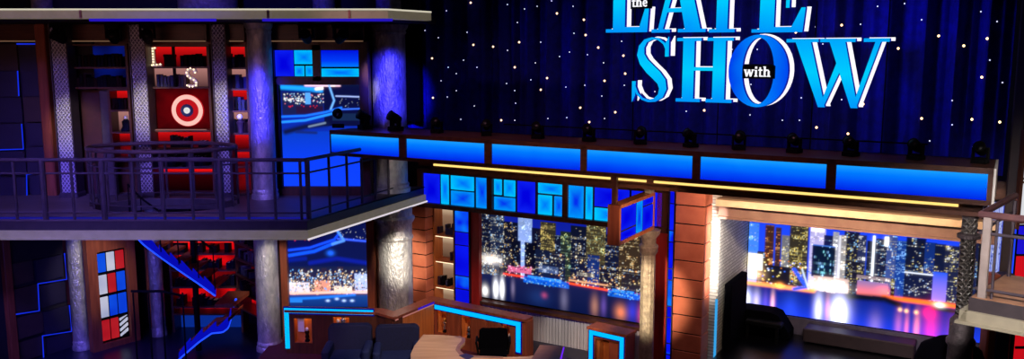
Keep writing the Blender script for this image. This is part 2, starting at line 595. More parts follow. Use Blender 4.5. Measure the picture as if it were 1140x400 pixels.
class Pic:
    """a flat lit picture in the plane y of a frame, painted on a fine grid of coloured vertices"""
    def __init__(self, fr, y, x0, x1, z0, z1, nx, nz):
        self.fr, self.y = fr, y
        self.x0, self.x1, self.z0, self.z1 = x0, x1, z0, z1
        self.nx, self.nz = nx, nz
        self.a = np.zeros((nz, nx, 3))

    def T(self, u, v):
        x, z = self.fr.hit(u, v, self.y)
        return (x - self.x0) / (self.x1 - self.x0) * (self.nx - 1), (z - self.z0) / (self.z1 - self.z0) * (self.nz - 1)

    def span(self, u0, v0, u1, v1):
        um = (u0 + u1) / 2
        i0, _ = self.T(u0, v0); i1, _ = self.T(u1, v0)
        _, k1 = self.T(um, v0); _, k0 = self.T(um, v1)
        c = lambda q, n: int(max(0, min(n, round(q))))
        return c(i0, self.nx), max(c(i1, self.nx), c(i0, self.nx) + 1), c(k0, self.nz), max(c(k1, self.nz), c(k0, self.nz) + 1)

    def rect(self, u0, v0, u1, v1, c, k=1.0, add=False):
        i0, i1, k0, k1 = self.span(u0, v0, u1, v1)
        col = LC(c) * k
        if add: self.a[k0:k1, i0:i1] += col
        else: self.a[k0:k1, i0:i1] = col

    def grad(self, u0, v0, u1, v1, ctop, cbot):
        i0, i1, k0, k1 = self.span(u0, v0, u1, v1)
        t = np.linspace(0, 1, max(k1 - k0, 1))[:, None, None]
        self.a[k0:k1, i0:i1] = LC(cbot) * (1 - t) + LC(ctop) * t

    def tower(self, u0, v0, u1, v1, body, wins, dens=0.35, cw=2, ch=2, gain=1.0, crown=None):
        i0, i1, k0, k1 = self.span(u0, v0, u1, v1)
        self.a[k0:k1, i0:i1] = LC(body) * (0.55 + 0.45 * np.linspace(1.4, .5, k1 - k0))[:, None, None]
        H = max(k1 - k0, 1)
        cl = RNG.random((H // 7 + 2, (i1 - i0) // 6 + 2))
        cw = max(1, cw - 1); ch = max(1, ch - 1) if ch < 4 else ch
        for k in range(k0 + 1, k1 - 1, ch + 1):
            row = RNG.random() < dens * .35
            for i in range(i0 + 1, i1 - 1, cw + 1):
                q_ = cl[(k - k0) // 7, (i - i0) // 6]
                pr_ = min(.95, dens * (0.03 + 1.7 * q_ ** 2.5))
                if row or RNG.random() < pr_:
                    w = LC(wins[RNG.integers(len(wins))]) * (0.06 + (0.35 + 2.3 * q_ ** 2) * RNG.random() ** 1.2) * gain
                    self.a[k:min(k + ch, k1), i:min(i + cw, i1)] = w
        if crown is not None:
            self.a[max(k1 - 2, k0):k1, i0:i1] = LC(crown)

    def blob(self, u, v, ru, rv, c, k=1.0):
        i, z = self.T(u, v); i2, _ = self.T(u + ru, v); _, z2 = self.T(u, v - rv)
        ri, rz = max(abs(i2 - i), 0.6), max(abs(z2 - z), 0.6)
        ii, zz = np.meshgrid(np.arange(self.nx), np.arange(self.nz))
        g = np.exp(-(((ii - i) / ri) ** 2 + ((zz - z) / rz) ** 2))
        self.a += g[:, :, None] * LC(c) * k

    def line(self, pts, c, w=1.2, k=1.0):
        q = [self.T(*p) for p in pts]
        ii, zz = np.meshgrid(np.arange(self.nx), np.arange(self.nz))
        best = np.full(ii.shape, 1e9)
        for (ax, ay), (bx, by) in zip(q, q[1:]):
            dx, dy = bx - ax, by - ay
            t = np.clip(((ii - ax) * dx + (zz - ay) * dy) / (dx * dx + dy * dy + 1e-9), 0, 1)
            best = np.minimum(best, np.hypot(ii - ax - t * dx, zz - ay - t * dy))
        g = np.clip(1.3 - best / w, 0, 1)[:, :, None]
        self.a = self.a * (1 - g) + LC(c) * k * g

    def sparkle(self, u0, v0, u1, v1, cols, n, k=1.0, size=1):
        i0, i1, k0, k1 = self.span(u0, v0, u1, v1)
        for _ in range(n):
            i = RNG.integers(i0, max(i1, i0 + 1)); z = RNG.integers(k0, max(k1, k0 + 1))
            self.a[z:z + size, i:i + size] = LC(cols[RNG.integers(len(cols))]) * k * (0.4 + 0.6 * RNG.random())

    def soft(self, n=1):
        for _ in range(n):
            b = np.pad(self.a, ((1, 1), (1, 1), (0, 0)), mode='edge')
            self.a = 0.5 * b[1:-1, 1:-1] + 0.125 * (b[:-2, 1:-1] + b[2:, 1:-1] + b[1:-1, :-2] + b[1:-1, 2:])

    def finish(self, k=0.55, thr=0.45):
        self.soft(1)
        hi = np.clip(self.a - thr, 0, 2)
        keep = self.a
        self.a = hi; self.soft(6); g1 = self.a; self.soft(24); g2 = self.a
        self.a = keep * 1.12 + k * g1 + k * 0.8 * g2

    def build(self, name, parent=None, strength=1.0):
        nx, nz = self.nx, self.nz
        xs = np.linspace(self.x0, self.x1, nx); zs = np.linspace(self.z0, self.z1, nz)
        o, ax, ay = (np.array(q) for q in (self.fr.o, self.fr.ax, self.fr.ay))
        if parent is None:
            base = self.fr.p((self.x0 + self.x1) / 2, self.y, self.z0)
        else:
            base = world_loc(parent)
        X, Z = np.meshgrid(xs, zs)
        V = o + X[..., None] * ax + self.y * ay + Z[..., None] * np.array([0, 0, 1.0]) - np.array(base)
        idx = np.arange(nx * nz).reshape(nz, nx)
        fc = np.stack([idx[:-1, :-1], idx[:-1, 1:], idx[1:, 1:], idx[1:, :-1]], -1).reshape(-1, 4)
        me = bpy.data.meshes.new(name)
        me.from_pydata(V.reshape(-1, 3).tolist(), [], fc.tolist())
        at = me.color_attributes.new('Picture', 'FLOAT_COLOR', 'POINT')
        buf = np.ones((nx * nz, 4), np.float32); buf[:, :3] = np.clip(self.a, 0, 3).reshape(-1, 3)
        at.data.foreach_set('color', buf.ravel())
        me.materials.append(vcol_mat(name + '_picture', strength))
        ob = bpy.data.objects.new(name, me); COL.objects.link(ob)
        if parent is None: ob.location = base
        else: ob.parent = parent
        return ob


# ------------------------------------------------------------------ the room shell
struct(MB().box(W, -16, 14, 7, 27, -0.2, 0).build('floor', M['stage']), 'dark glossy blue stage floor under the whole set', 'floor')
struct(MB().box(W, -16, 14, 26.5, 26.8, 0, 11).build('wall_back', M['darkwall']), 'dark rear wall hidden behind the stage set', 'wall')

# level heights of the set
ZD, ZDB = 3.22, 2.91           # gallery deck, its underside lip
ZU, ZUB = 6.87, 6.70           # upper ledge
YF, YB = 14.8, 17.5            # gallery front edge, gallery rear wall

# ------------------------------------------------------------------ portal: long ledge with six glowing boxes
xl = lambda u, v=170, y=0.0: P.hit(u, v, y)[0]
X0, X1 = xl(367, 158), xl(1105, 210)
ZL0, ZL1 = 4.12, 4.60
lg = thing('light_box_ledge', 'long dark wood ledge with six glowing blue boxes across the stage', 'ledge', P.p((X0 + X1) / 2, 0.7, ZL0), kind='thing')
pan = [(367, 445), (451, 540), (546, 647), (652, 772), (779, 922), (931, 1103)]
b = MB()
b.box(P, X0, X1, 0.02, 1.25, ZL1 - 0.05, ZL1).box(P, X0, X1, 0.0, 1.25, ZL0, ZL0 + 0.05).box(P, X0, X1, 1.15, 1.25, ZL0, ZL1)
b.box(P, X0, X1, 0.0, 0.05, ZL1 - 0.07, ZL1 + 0.01).box(P, X0, X1, 0.0, 0.05, ZL0 - 0.01, ZL0 + 0.055)
ed = []
for i, (a, c) in enumerate(pan):
    ed.append((xl(a + 1), xl(c - 1)))
prev = X0
for a, c in ed:
    b.box(P, prev, a, 0.0, 0.06, ZL0, ZL1); prev = c
b.box(P, prev, X1, 0.0, 0.06, ZL0, ZL1)
b.build('ledge_frame', M['brownh'], lg)
gm = emis_ramp('blue_light_box', [(0.0, (0, 34, 228)), (0.3, (0, 74, 248)), (0.7, (0, 122, 255)), (1.0, (24, 158, 255))], 'Z', 1.0, 0.14)
for a, c in ed:
    MB().box(P, a, c, 0.03, 0.05, ZL0 + 0.055, ZL1 - 0.07).build('light_panel', gm, lg)
MB().box(P, X1, X1 + 0.03, 0.02, 1.25, ZL0, ZL1).build('end_cap', M['white'], lg)

# beam under the ledge, with the warm light tube
bm_ = thing('header_beam', 'brown beam with a warm yellow light line under the blue ledge', 'beam', P.p(5, 1.2, 3.93), kind='thing')
xa = xl(478, 190, 0.3)
MB().box(P, xa, X1 - 0.1, 0.3, 2.6, 3.96, 4.10).box(P, xa, X1 - 0.1, 0.3, 0.5, 3.90, 3.99).build('beam_board', M['brownh'], bm_)
for u0, u1 in ((483, 679), (686, 719), (728, 1068)):
    a, c = xl(u0, 200, .28), xl(u1, 215, .28)
    MB().box(P, a, c, 0.27, 0.31, 4.02, 4.055).build('light_tube', M['led_yellow'], bm_)

# portal wall above the openings (face y = 2.35)
PY = 2.3
struct(MB().box(P, xl(455, 200, PY), X1 + 0.5, PY + 0.36, PY + 0.5, 3.62, 4.1).build('wall_portal', M['brownh']), 'dark wood portal wall above the glass band', 'wall')

# ------------------------------------------------------------------ blue stained glass band over the desk window
gb = thing('stained_glass_band', 'band of blue stained glass panes in dark wood over the desk window', 'stained glass', P.p(xl(600, 230, PY), PY, 2.9), kind='thing')
ZB0, ZB1 = P.hit(600, 233, PY)[1], 3.56
ZB0 = (P.hit(475, 225, PY)[1] + P.hit(676, 247, PY)[1]) / 2
bands = [(472, 543), (549, 627), (633, 738)]
b = MB()
xs = [xl(u, 220, PY) for u in (466, 472, 543, 549, 627, 633, 738, 745)]
b.box(P, xs[0], xs[-1], PY - 0.05, PY + 0.1, ZB1 - 0.03, ZB1 + 0.05).box(P, xs[0], xs[-1], PY - 0.08, PY + 0.1, ZB0 - 0.1, ZB0)
for i in (0, 2, 4, 6):
    b.box(P, xs[i], xs[i + 1], PY - 0.05, PY + 0.1, ZB0 - 0.05, ZB1 + 0.03)
b.build('band_frame', M['brown'], gb)
g_deep = emis_pane('glass_deep_blue', (12, 30, 240), (2, 2, 224))
g_mid = emis_pane('glass_mid_blue', (0, 150, 250), (4, 46, 240), 1.0, 1.2)
g_cyan = emis_pane('glass_cyan', (0, 196, 255), (0, 116, 250), 1.0, 1.2)
zz = lambda t: ZB0 + (ZB1 - 0.03 - ZB0) * t
panes = [(472, 489, 0, 1, g_deep), (491, 499, 0, 1, g_cyan), (502, 527, .52, 1, g_cyan), (502, 527, 0, .48, g_mid), (530, 543, 0, 1, g_mid),
         (550, 558, .48, 1, g_cyan), (561, 573, .46, 1, g_cyan), (550, 573, 0, .42, g_mid), (576, 595, 0, 1, g_deep), (599, 627, .66, 1, g_cyan), (599, 614, 0, .61, g_cyan), (617, 627, 0, .61, g_mid),
         (633, 649, 0, 1, g_mid), (652, 659, 0, 1, g_cyan), (662, 700, .42, 1, g_deep), (662, 700, 0, .38, g_cyan), (703, 738, 0, 1, g_deep)]
for u0, u1, t0, t1, gmat in panes:
    MB().box(P, xl(u0 + .0, 220, PY), xl(u1 - .0, 220, PY), PY, PY + 0.03, zz(t0) + 0.003, zz(t1) - 0.003).build('glass_pane', gmat, gb)
MB().box(P, xs[0], xs[-1], PY + 0.03, PY + 0.05, ZB0, ZB1).build('lead_backing', M['panel'], gb)

# ------------------------------------------------------------------ pillars of terracotta blocks either side of the desk recess


def block_pillar(label, u0, u1, v, yf, depth, z1, step):
    a, c = xl(u0, v, yf), xl(u1, v, yf)
    t = thing('block_pillar', label, 'pillar', P.p((a + c) / 2, yf + depth / 2, 0), 'block pillars beside the desk window', 'thing')
    core, bl = MB(), MB()
    core.box(P, a + 0.02, c - 0.02, yf + 0.02, yf + depth - 0.02, 0, z1)
    z = 0.0
    while z < z1 - 0.05:
        bl.bbox(P, a, c, yf, yf + depth, z + 0.012, min(z + step - 0.012, z1), 0.012)
        z += step
    core.build('joint_core', M['black'], t)
    bl.build('block_stack', M['block'], t)
    return a, c


PRa, PRc = block_pillar('terracotta block pillar between blue glass strip and white brick', 750, 783, 300, 1.9, 0.42, 3.95, 0.34)
PLa, PLc = block_pillar('terracotta block pillar beside the narrow lit bookshelf', 446, 474, 280, 2.3, 0.28, 3.0, 0.28)

# posts and light strips of the recess
SY = 2.9                                   # the plane of the desk window screen


def post(name, label, cat, u0, u1, v, y, z0, z1, mat, d=0.12, c=0.015):
    o = MB().bbox(P, xl(u0, v, y), xl(u1, v, y), y, y + d, z0, z1, c).build(name, mat)
    return tag(o, label, cat, kind='thing')


post('window_post', 'dark red post left of the desk window, beside the blue strip', 'post', 523, 533, 280, SY - 0.25, 0, ZB0 - 0.08, M['redpost'])
post('window_post', 'dark red post behind the pale lamp column, right of desk window', 'post', 729, 743, 300, SY - 0.6, 0, 3.9, M['redpost'])


def glass_strip(label, u0, u1, v, y, z0, z1, n, mats):
    a, c = xl(u0, v, y), xl(u1, v, y)
    t = thing('glass_strip', label, 'light strip', P.p((a + c) / 2, y, z0), 'upright blue glass strips')
    fr_ = MB().box(P, a, a + 0.02, y - 0.02, y + 0.06, z0, z1).box(P, c - 0.02, c, y - 0.02, y + 0.06, z0, z1).box(P, a, c, y + 0.03, y + 0.06, z0, z1)
    hs = [0] + sorted(random.uniform(0.1, 0.95) for _ in range(n - 1)) + [1]
    hs = [i / n + (0.3 / n if i % 2 else -0.1 / n) if 0 < i < n else i / n for i in range(n + 1)]
    for q in hs:
        fr_.box(P, a, c, y - 0.015, y + 0.05, z0 + (z1 - z0) * q - 0.008, z0 + (z1 - z0) * q + 0.008)
    fr_.build('strip_frame', M['panel'], t)
    for i in range(n):
        MB().box(P, a + 0.02, c - 0.02, y, y + 0.03, z0 + (z1 - z0) * hs[i] + 0.01, z0 + (z1 - z0) * hs[i + 1] - 0.01).build('glass_pane', mats[i % len(mats)], t)


strip_mats = [emis_glow('strip_deep', (6, 6, 190), (10, 20, 250), 0.3, 0.7, 1.5), emis_glow('strip_mid', (8, 20, 235), (10, 120, 255), 0.4, 0.62, 2.4), emis_glow('strip_pure', (6, 8, 225), (12, 30, 255), 0.3, 0.7, 1.2)]
glass_strip('upright blue glass strip between bookshelf and red post', 506, 523, 280, SY - 0.3, 0.3, ZB0 - 0.1, 5, strip_mats)
glass_strip('upright blue glass strip against the right terracotta pillar', 743, 750, 300, 2.15, 0, 3.62, 10, strip_mats)

# narrow bookshelf with lit niches
a, c = xl(483, 280, 2.62), xl(506, 280, 2.62)
a_ns, c_ns = a, c
ns = thing('lit_bookshelf', 'narrow warm lit bookshelf beside the left terracotta pillar', 'bookshelf', P.p((a + c) / 2, 2.8, 0.5))
zsh = [P.hit(495, v, 2.62)[1] for v in (350, 320, 291, 262.5, 229)]
bk = MB().box(P, a, a + 0.04, 2.6, 2.95, zsh[0], zsh[-1] + .04).box(P, c - 0.02, c, 2.6, 2.95, zsh[0], zsh[-1] + .04).box(P, a, c, 2.93, 2.95, zsh[0], zsh[-1])
M['nback'] = emis_ramp('self_lit_niche_plaster', [(0, (92, 64, 48)), (.6, (150, 116, 92)), (1, (232, 204, 168))], 'Z', .9)  # lamp light on the niche backs painted as emission, brighter upward
bk.build('shelf_case', M['orange'], ns)
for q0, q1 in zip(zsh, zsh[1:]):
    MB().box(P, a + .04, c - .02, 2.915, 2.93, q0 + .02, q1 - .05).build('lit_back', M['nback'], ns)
for z in zsh:
    MB().box(P, a, c, 2.6, 2.93, z - 0.02, z + 0.015).build('shelf_board', M['orange'], ns)
for z in zsh[1:]:
    MB().box(P, a + 0.05, c - 0.03, 2.62, 2.66, z - 0.045, z - 0.02).build('shelf_light', emis('shelf_light', (255, 226, 180), 1.6) if z == zsh[1] else bpy.data.materials['shelf_light'], ns)

# ------------------------------------------------------------------ desk window: night city on a video wall
x0, x1 = xl(531, 280, SY), xl(739, 300, SY)
z0, z1 = P.hit(535, 330.5, SY)[1], ZB0 + 0.12
pc = Pic(P, SY, x0, x1, z0, z1, 330, 190)
pc.grad(500, 200, 760, 420, (12, 22, 140), (20, 48, 190))
shore = lambda u: 305 + (u - 540) * 0.125
for u0, u1, vt, bd, ws, dn in [
    (531, 548, 234, (16, 20, 44), [(255, 240, 200), (150, 180, 220)], .5), (546, 562, 237, (24, 34, 66), [(170, 215, 255), (255, 250, 230)], .55),
    (561, 577, 247, (14, 18, 40), [(255, 220, 150), (120, 150, 200)], .35), (577, 593, 241, (150, 178, 224), [(240, 248, 255), (200, 225, 255)], .75),
    (592, 604, 254, (16, 18, 44), [(255, 235, 190), (120, 150, 190)], .3), (602, 619, 247, (52, 48, 40), [(255, 236, 140), (250, 220, 130)], .7),
    (618, 626, 262, (18, 24, 50), [(190, 220, 255)], .35), (624, 638, 258, (34, 44, 44), [(230, 246, 170), (170, 220, 200)], .55),
    (636, 655, 252, (14, 20, 46), [(200, 220, 255), (255, 240, 200)], .25), (653, 676, 250, (66, 58, 42), [(255, 240, 150), (255, 228, 140), (230, 250, 200)], .72),
    (674, 692, 262, (18, 24, 52), [(255, 230, 170), (140, 180, 240)], .35), (690, 716, 256, (58, 44, 34), [(255, 210, 140), (255, 236, 190)], .6), (714, 742, 262, (22, 24, 52), [(255, 210, 150)], .4)]:
    pc.tower(u0, vt, u1, shore((u0 + u1) / 2), bd, ws, dn, 2, 2, 1.1)
for u0, u1, vt, bd, dn in [(536, 556, 284, (60, 64, 84), .8), (556, 572, 276, (20, 22, 46), .4), (570, 580, 268, (10, 14, 34), .25), (584, 598, 270, (8, 10, 30), .2), (596, 612, 278, (18, 28, 60), .5), (612, 630, 282, (22, 26, 56), .4), (640, 656, 288, (16, 22, 56), .3), (655, 668, 284, (22, 48, 120), .3), (668, 690, 296, (20, 20, 44), .5), (692, 720, 300, (40, 34, 44), .5)]:
    pc.tower(u0, vt, u1, shore((u0 + u1) / 2), bd, [(255, 250, 230), (255, 220, 150), (170, 210, 255)], dn, 1, 1, 1.2)
pc.tower(537, 282, 560, 295, (96, 100, 120), [(255, 255, 250), (255, 236, 200)], .9, 2, 1, 1.4); pc.blob(546, 289, 10, 5, (255, 245, 230), .8)
pc.sparkle(533, 262, 552, 306, [(255, 255, 255), (255, 230, 180)], 60, 1.2)
pc.sparkle(540, 285, 735, 322, [(255, 230, 170), (255, 250, 230), (255, 190, 110)], 70, 1.3, 2)
for u in range(533, 742, 3):
    pc.grad(u, shore(u), u + 3.6, 420, (24, 30, 78), (10, 20, 66))
pc.rect(566, 298, 592, 304, (206, 104, 150)); pc.sparkle(564, 296, 593, 305, [(255, 200, 230), (90, 50, 110), (255, 140, 180)], 60, 1.1, 2); pc.line([(561, 305), (590, 309.5)], (255, 70, 50), 1.8, 1.2)
pc.tower(600, 296, 622, 304, (60, 80, 130), [(200, 225, 255), (255, 255, 255)], .9, 2, 1, 1.1); pc.tower(642, 303, 662, 308, (90, 84, 90), [(255, 246, 220)], .9, 2, 1, 1.1)
pc.line([(630, 315), (680, 324), (735, 332)], (255, 84, 40), 2.0, 1.1)
pc.line([(634, 312), (676, 318)], (235, 180, 130), 1.6)
pc.sparkle(634, 310, 690, 324, [(255, 200, 150), (255, 255, 230)], 34, 1.3, 2)
for q in ([(583, 310), (632, 311), (634, 320), (596, 319), (584, 316)], [(677, 324), (714, 327), (714, 337), (690, 336), (679, 332)]):
    us = [w[0] for w in q]
    pc.rect(min(us), q[0][1] + 1, max(us), q[0][1] + 8, (16, 96, 205)); pc.rect(min(us) + 5, q[0][1] - 1, max(us) - 8, q[0][1] + 2, (50, 150, 240))
    pc.sparkle(min(us), q[0][1], max(us), q[0][1] + 9, [(90, 190, 255), (10, 60, 170), (160, 225, 255)], 70, 1.0, 2)
for u, w, kk, col, v0, v1 in [(540, 3.5, 1.2, (255, 250, 240), 318, 330), (552, 2.6, 1.6, (255, 255, 255), 312, 332), (559, 2.2, 1.6, (255, 255, 255), 311, 333), (571, 2, .3, (200, 180, 220), 312, 330), (606, 3, .35, (255, 90, 120), 326, 332), (600, 12, .1, (60, 120, 230), 322, 340), (628, 4, .22, (200, 190, 230), 322, 346), (662, 4, .4, (250, 170, 120), 330, 352), (672, 3, .35, (150, 110, 230), 330, 352), (691, 6, .75, (255, 150, 80), 340, 356), (704, 6, .5, (70, 70, 255), 335, 360), (714, 4, .6, (255, 100, 130), 340, 362)]:
    pc.blob(u, (v0 + v1) / 2, w, (v1 - v0) / 2, col, kk)
pc.finish()
vw = thing('video_wall', 'wide desk window showing a glittering night city across dark water', 'video wall', P.p((x0 + x1) / 2, SY, 0), kind='thing')
pc.build('city_picture', vw)
MB().box(P, x0, x1, SY + 0.02, SY + 0.12, z0 - 0.05, z1).build('screen_housing', M['black'], vw)
MB().box(P, x0 - 0.05, x1, SY - 0.22, SY + 0.02, z0 - 0.1, z0 - 0.03).build('sill_board', M['brownh'], vw)

# pale slatted wall under the desk window
zs = z0 - 0.1
sw = thing('slatted_wall', 'low pale slatted wall under the desk window', 'wall panel', P.p((x0 + x1) / 2, SY, 0), kind='thing')
b = MB()
for i in range(60):
    xx = x0 + (x1 - x0) * i / 60
    b.box(P, xx + 0.006, xx + (x1 - x0) / 60 - 0.006, SY - 0.12, SY, 0, zs - 0.02)
b.build('slats', M['paleslat'], sw)
MB().box(P, x0, x1, SY, SY + 0.05, 0, zs).build('backing', M['lintel2'], sw)
MB().box(P, x0, x1, SY - 0.2, SY - 0.16, zs - 0.005, zs + 0.015).build('violet_light', emis('violet_light', (110, 80, 235), .8), sw)

# white brick reveal
sb0, sb1 = xl(784, 300, 2.34), xl(800, 300, 2.34)
br = MB().box(P, sb0, sb1, 2.34, 2.5, 0, 3.6).box(P, sb1 - .16, sb1, 2.5, 4.35, 0, 3.6)
wb = br.build('wall_brick', M['brick']); struct(wb, 'white brick side wall between terracotta pillar and band screen', 'wall')
tag(MB().tube([P.p(sb1 - .01, 2.315, 0.0), P.p(sb1 - .01, 2.315, P.hit(799, 334, 2.3)[1])], 0.024, 6).build('light_tube', emis('cyan_tube', (60, 170, 240), .9)), 'upright cyan light tube on the corner of the white brick', 'light tube')

# ------------------------------------------------------------------ right: band stage opening
xb0, xb1 = sb1 + .006, xl(1112, 250, 2.2)
lt = thing('stage_lintel', 'warm beige lintel over the band stage opening', 'lintel', P.p((xb0 + xb1) / 2, 2.2, 3.1), kind='thing')
zm0, zm1 = P.hit(900, 238.5, 2.0)[1], P.hit(900, 231.0, 2.0)[1]
zl0, zl1 = P.hit(900, 252.5, 2.2)[1], zm1
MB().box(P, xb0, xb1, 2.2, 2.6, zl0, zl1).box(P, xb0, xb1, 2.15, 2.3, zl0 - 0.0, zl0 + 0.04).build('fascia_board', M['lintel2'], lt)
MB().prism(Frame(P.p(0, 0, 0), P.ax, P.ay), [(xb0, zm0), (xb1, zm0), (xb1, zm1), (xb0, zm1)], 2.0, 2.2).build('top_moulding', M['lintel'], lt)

BY = 4.3
x0, x1 = sb1 + .02, X1 + 1.2
z0, z1 = P.hit(828, 343.5, BY)[1], 3.3
pb = Pic(P, BY, x0, x1, z0, z1, 400, 200)
pb.grad(780, 180, 1200, 460, (26, 60, 215), (40, 90, 225))
shb = lambda u: 316 + (u - 830) * 0.098
WH, YE, OR, CY = (255, 255, 250), (255, 236, 140), (255, 150, 70), (150, 205, 255)
for u0, u1, vt, bd, ws, dn in [
    (826, 834, 262, (16, 22, 56), [WH, CY], .4), (833, 846, 248, (70, 140, 235), [CY, WH, (120, 180, 255)], .5), (844, 853, 280, (14, 18, 44), [YE, CY], .4),
    (853, 863, 250, (72, 40, 30), [OR, (255, 190, 110)], .6), (864, 871, 253, (64, 40, 36), [OR, (255, 200, 130)], .55), (871, 880, 262, (120, 120, 130), [WH, YE], .6),
    (880, 901, 250, (54, 48, 40), [YE, (250, 220, 110), (255, 250, 190)], .7), (903, 920, 254, (196, 190, 226), [WH, (235, 225, 255)], .5), (918, 928, 262, (26, 30, 80), [CY], .3),
    (928, 942, 262, (230, 228, 236), [WH, (200, 200, 220)], .5), (941, 958, 258, (26, 28, 52), [YE, CY], .45), (956, 966, 262, (40, 48, 90), [WH], .5),
    (966, 976, 268, (16, 20, 50), [CY, WH], .35), (976, 990, 266, (24, 28, 60), [WH, CY], .45), (989, 1000, 262, (60, 80, 150), [WH, CY, YE], .5),
    (999, 1012, 268, (20, 60, 150), [CY], .4), (1010, 1032, 265, (18, 24, 54), [YE, CY, WH], .4), (1031, 1044, 270, (20, 50, 130), [CY, YE], .45), (1042, 1054, 272, (18, 26, 60), [YE, WH], .45), (1053, 1070, 274, (30, 36, 70), [WH, YE], .45), (1069, 1120, 268, (24, 30, 66), [YE, CY], .4)]:
    pb.tower(u0, vt, u1, shb((u0 + u1) / 2), bd, ws, dn, 2, 2, 1.2)
pb.rect(904, 246, 919, 258, (232, 224, 244), 1.2); pb.tower(928, 258, 935, 318, (170, 170, 186), [WH], .95, 3, 2, 1.3); pb.tower(937, 262, 943, 320, (150, 146, 150), [WH, (255, 236, 210)], .9, 3, 2, 1.2)
pb.rect(972.5, 262, 975, 315, (240, 246, 255), 1.2); pb.rect(986, 264, 990, 274, WH, 1.4)
pb.grad(853, 296, 880, 322, (18, 20, 40), (40, 30, 30)); pb.sparkle(848, 290, 905, 322, [OR, WH, (60, 120, 255), YE], 80, 1.4, 2)
pb.tower(905, 273, 931, 309, (12, 26, 54), [(120, 190, 200), CY], .4, 1, 4, 1.0, (60, 110, 200))
pb.tower(944, 292, 962, 316, (24, 24, 46), [WH, YE], .4, 2, 2, 1.1)
pb.tower(906, 309, 946, 326, (214, 190, 186), [WH, (255, 236, 220)], .9, 3, 3, 1.6); pb.blob(925, 318, 16, 6, (255, 235, 220), .8); pb.rect(828, 282, 850, 300, (255, 244, 224), 1.2)
pb.grad(955, 314, 990, 332, (150, 120, 180), (255, 130, 120)); pb.tower(954, 308, 992, 312, (150, 130, 140), [WH], .9, 3, 1, 1.2); pb.blob(985, 324, 8, 5, (255, 110, 70), .7)
pb.tower(1007, 304, 1040, 334, (20, 28, 66), [(170, 200, 255), WH], .35, 2, 1, 1.0, (235, 240, 255))
pb.grad(1040, 303, 1056, 336, (40, 90, 220), (176, 140, 235))
pb.tower(993, 310, 997, 332, (20, 20, 30), [WH, YE], 1.0, 2, 2, 1.3)
for u in range(822, 1125, 3):
    pb.grad(u, shb(u), u + 3.6, 480, (14, 26, 120), (30, 62, 210))
pb.line([(826, 314), (858, 318), (905, 324)], (255, 170, 90), 4, 1.2); pb.line([(984, 331), (1030, 337), (1070, 342)], (255, 120, 40), 4, 1.3)
pb.blob(838, 305, 10, 6, (255, 210, 160), 1.4); pb.blob(868, 318, 4, 3, (255, 170, 80), 1.5); pb.blob(905, 318, 3, 4, OR, 1.2)
pb.line([(884, 300), (898, 320), (884, 322)], (40, 90, 255), 3, 1.2); pb.line([(893, 300), (900, 322)], (220, 235, 255), 1.3)
pb.line([(946, 330), (985, 333), (1000, 339)], (10, 18, 40), 6); pb.line([(1040, 343), (1062, 347)], (20, 40, 60), 4)
pb.blob(1046, 340, 6, 3, (220, 255, 240), 1.3); pb.blob(1034, 348, 7, 6, (255, 20, 50), 1.0)
for u, w, kk, col, v0, v1 in [(831, 5, 1.1, (255, 255, 250), 322, 346), (842, 4, .7, (255, 240, 225), 324, 348), (860, 2.2, 1.2, (255, 190, 140), 326, 352), (852, 3, .3, (180, 130, 230), 325, 350), (880, 8, .2, (70, 120, 255), 325, 362), (911, 5, 1.0, (245, 245, 255), 326, 364), (921, 2.6, .6, (255, 160, 120), 328, 360), (934, 10, 1.5, (255, 255, 255), 330, 368), (974, 7, .3, (230, 180, 110), 350, 378), (1000, 4, .5, (255, 130, 90), 348, 380), (1009, 2.5, .9, (255, 120, 50), 350, 384), (1020, 3.2, 1.1, (255, 140, 50), 350, 388), (1036, 9, .8, (255, 30, 70), 345, 390), (1060, 8, .3, (230, 60, 80), 350, 395)]:
    pb.blob(u, (v0 + v1) / 2, w, (v1 - v0) / 2, col, kk)
for u, v in ((1002, 345), (1009, 346.5), (1020, 348)):
    pb.blob(u, v, 2, 2, (255, 200, 90), 1.5)
pb.finish()
bs = thing('video_wall', 'wide band stage screen showing bright night skyline and coloured reflections', 'video wall', P.p((x0 + x1) / 2, BY, 0), kind='thing')
pb.build('city_picture', bs)
MB().box(P, x0, x1, BY + 0.02, BY + 0.1, z0 - 0.1, z1).build('screen_housing', M['black'], bs)
# sill and low wall beneath the band screen, with its long bench
zb = z0
struct(MB().box(P, x0, x1, BY - 0.05, BY + 0.2, 0, zb - 0.02).build('wall_sill', surf('sill_plaster', (70, 62, 84), (88, 80, 100), .7)), 'dim violet low wall under the band screen', 'wall')
bx0, bx1 = xl(894, 372, BY - .5), xl(1018, 390, BY - .5)
zt = P.hit(894, 366, BY - .5)[1]
FZ = .58
struct(MB().box(P, sb1 + .03, X1 + 1.2, .9, BY - .06, 0, FZ).build('floor_band', surf('band_floor', (5, 5, 10), (9, 9, 15), .28)), 'raised glossy black band stage floor', 'floor')
rb = thing('riser_bench', 'long low dark brown riser below the band screen', 'riser', P.p((bx0 + bx1) / 2, BY - .3, 0))
MB().bbox(P, bx0, bx1, BY - .5, BY - 0.07, FZ + .03, zt, 0.02).build('riser_body', surf('riser_brown', (38, 26, 32), (48, 34, 40), .6), rb)
MB().box(P, bx0 + .05, bx1 - .05, BY - .45, BY - 0.1, FZ, FZ + 0.04).build('plinth', M['black'], rb)
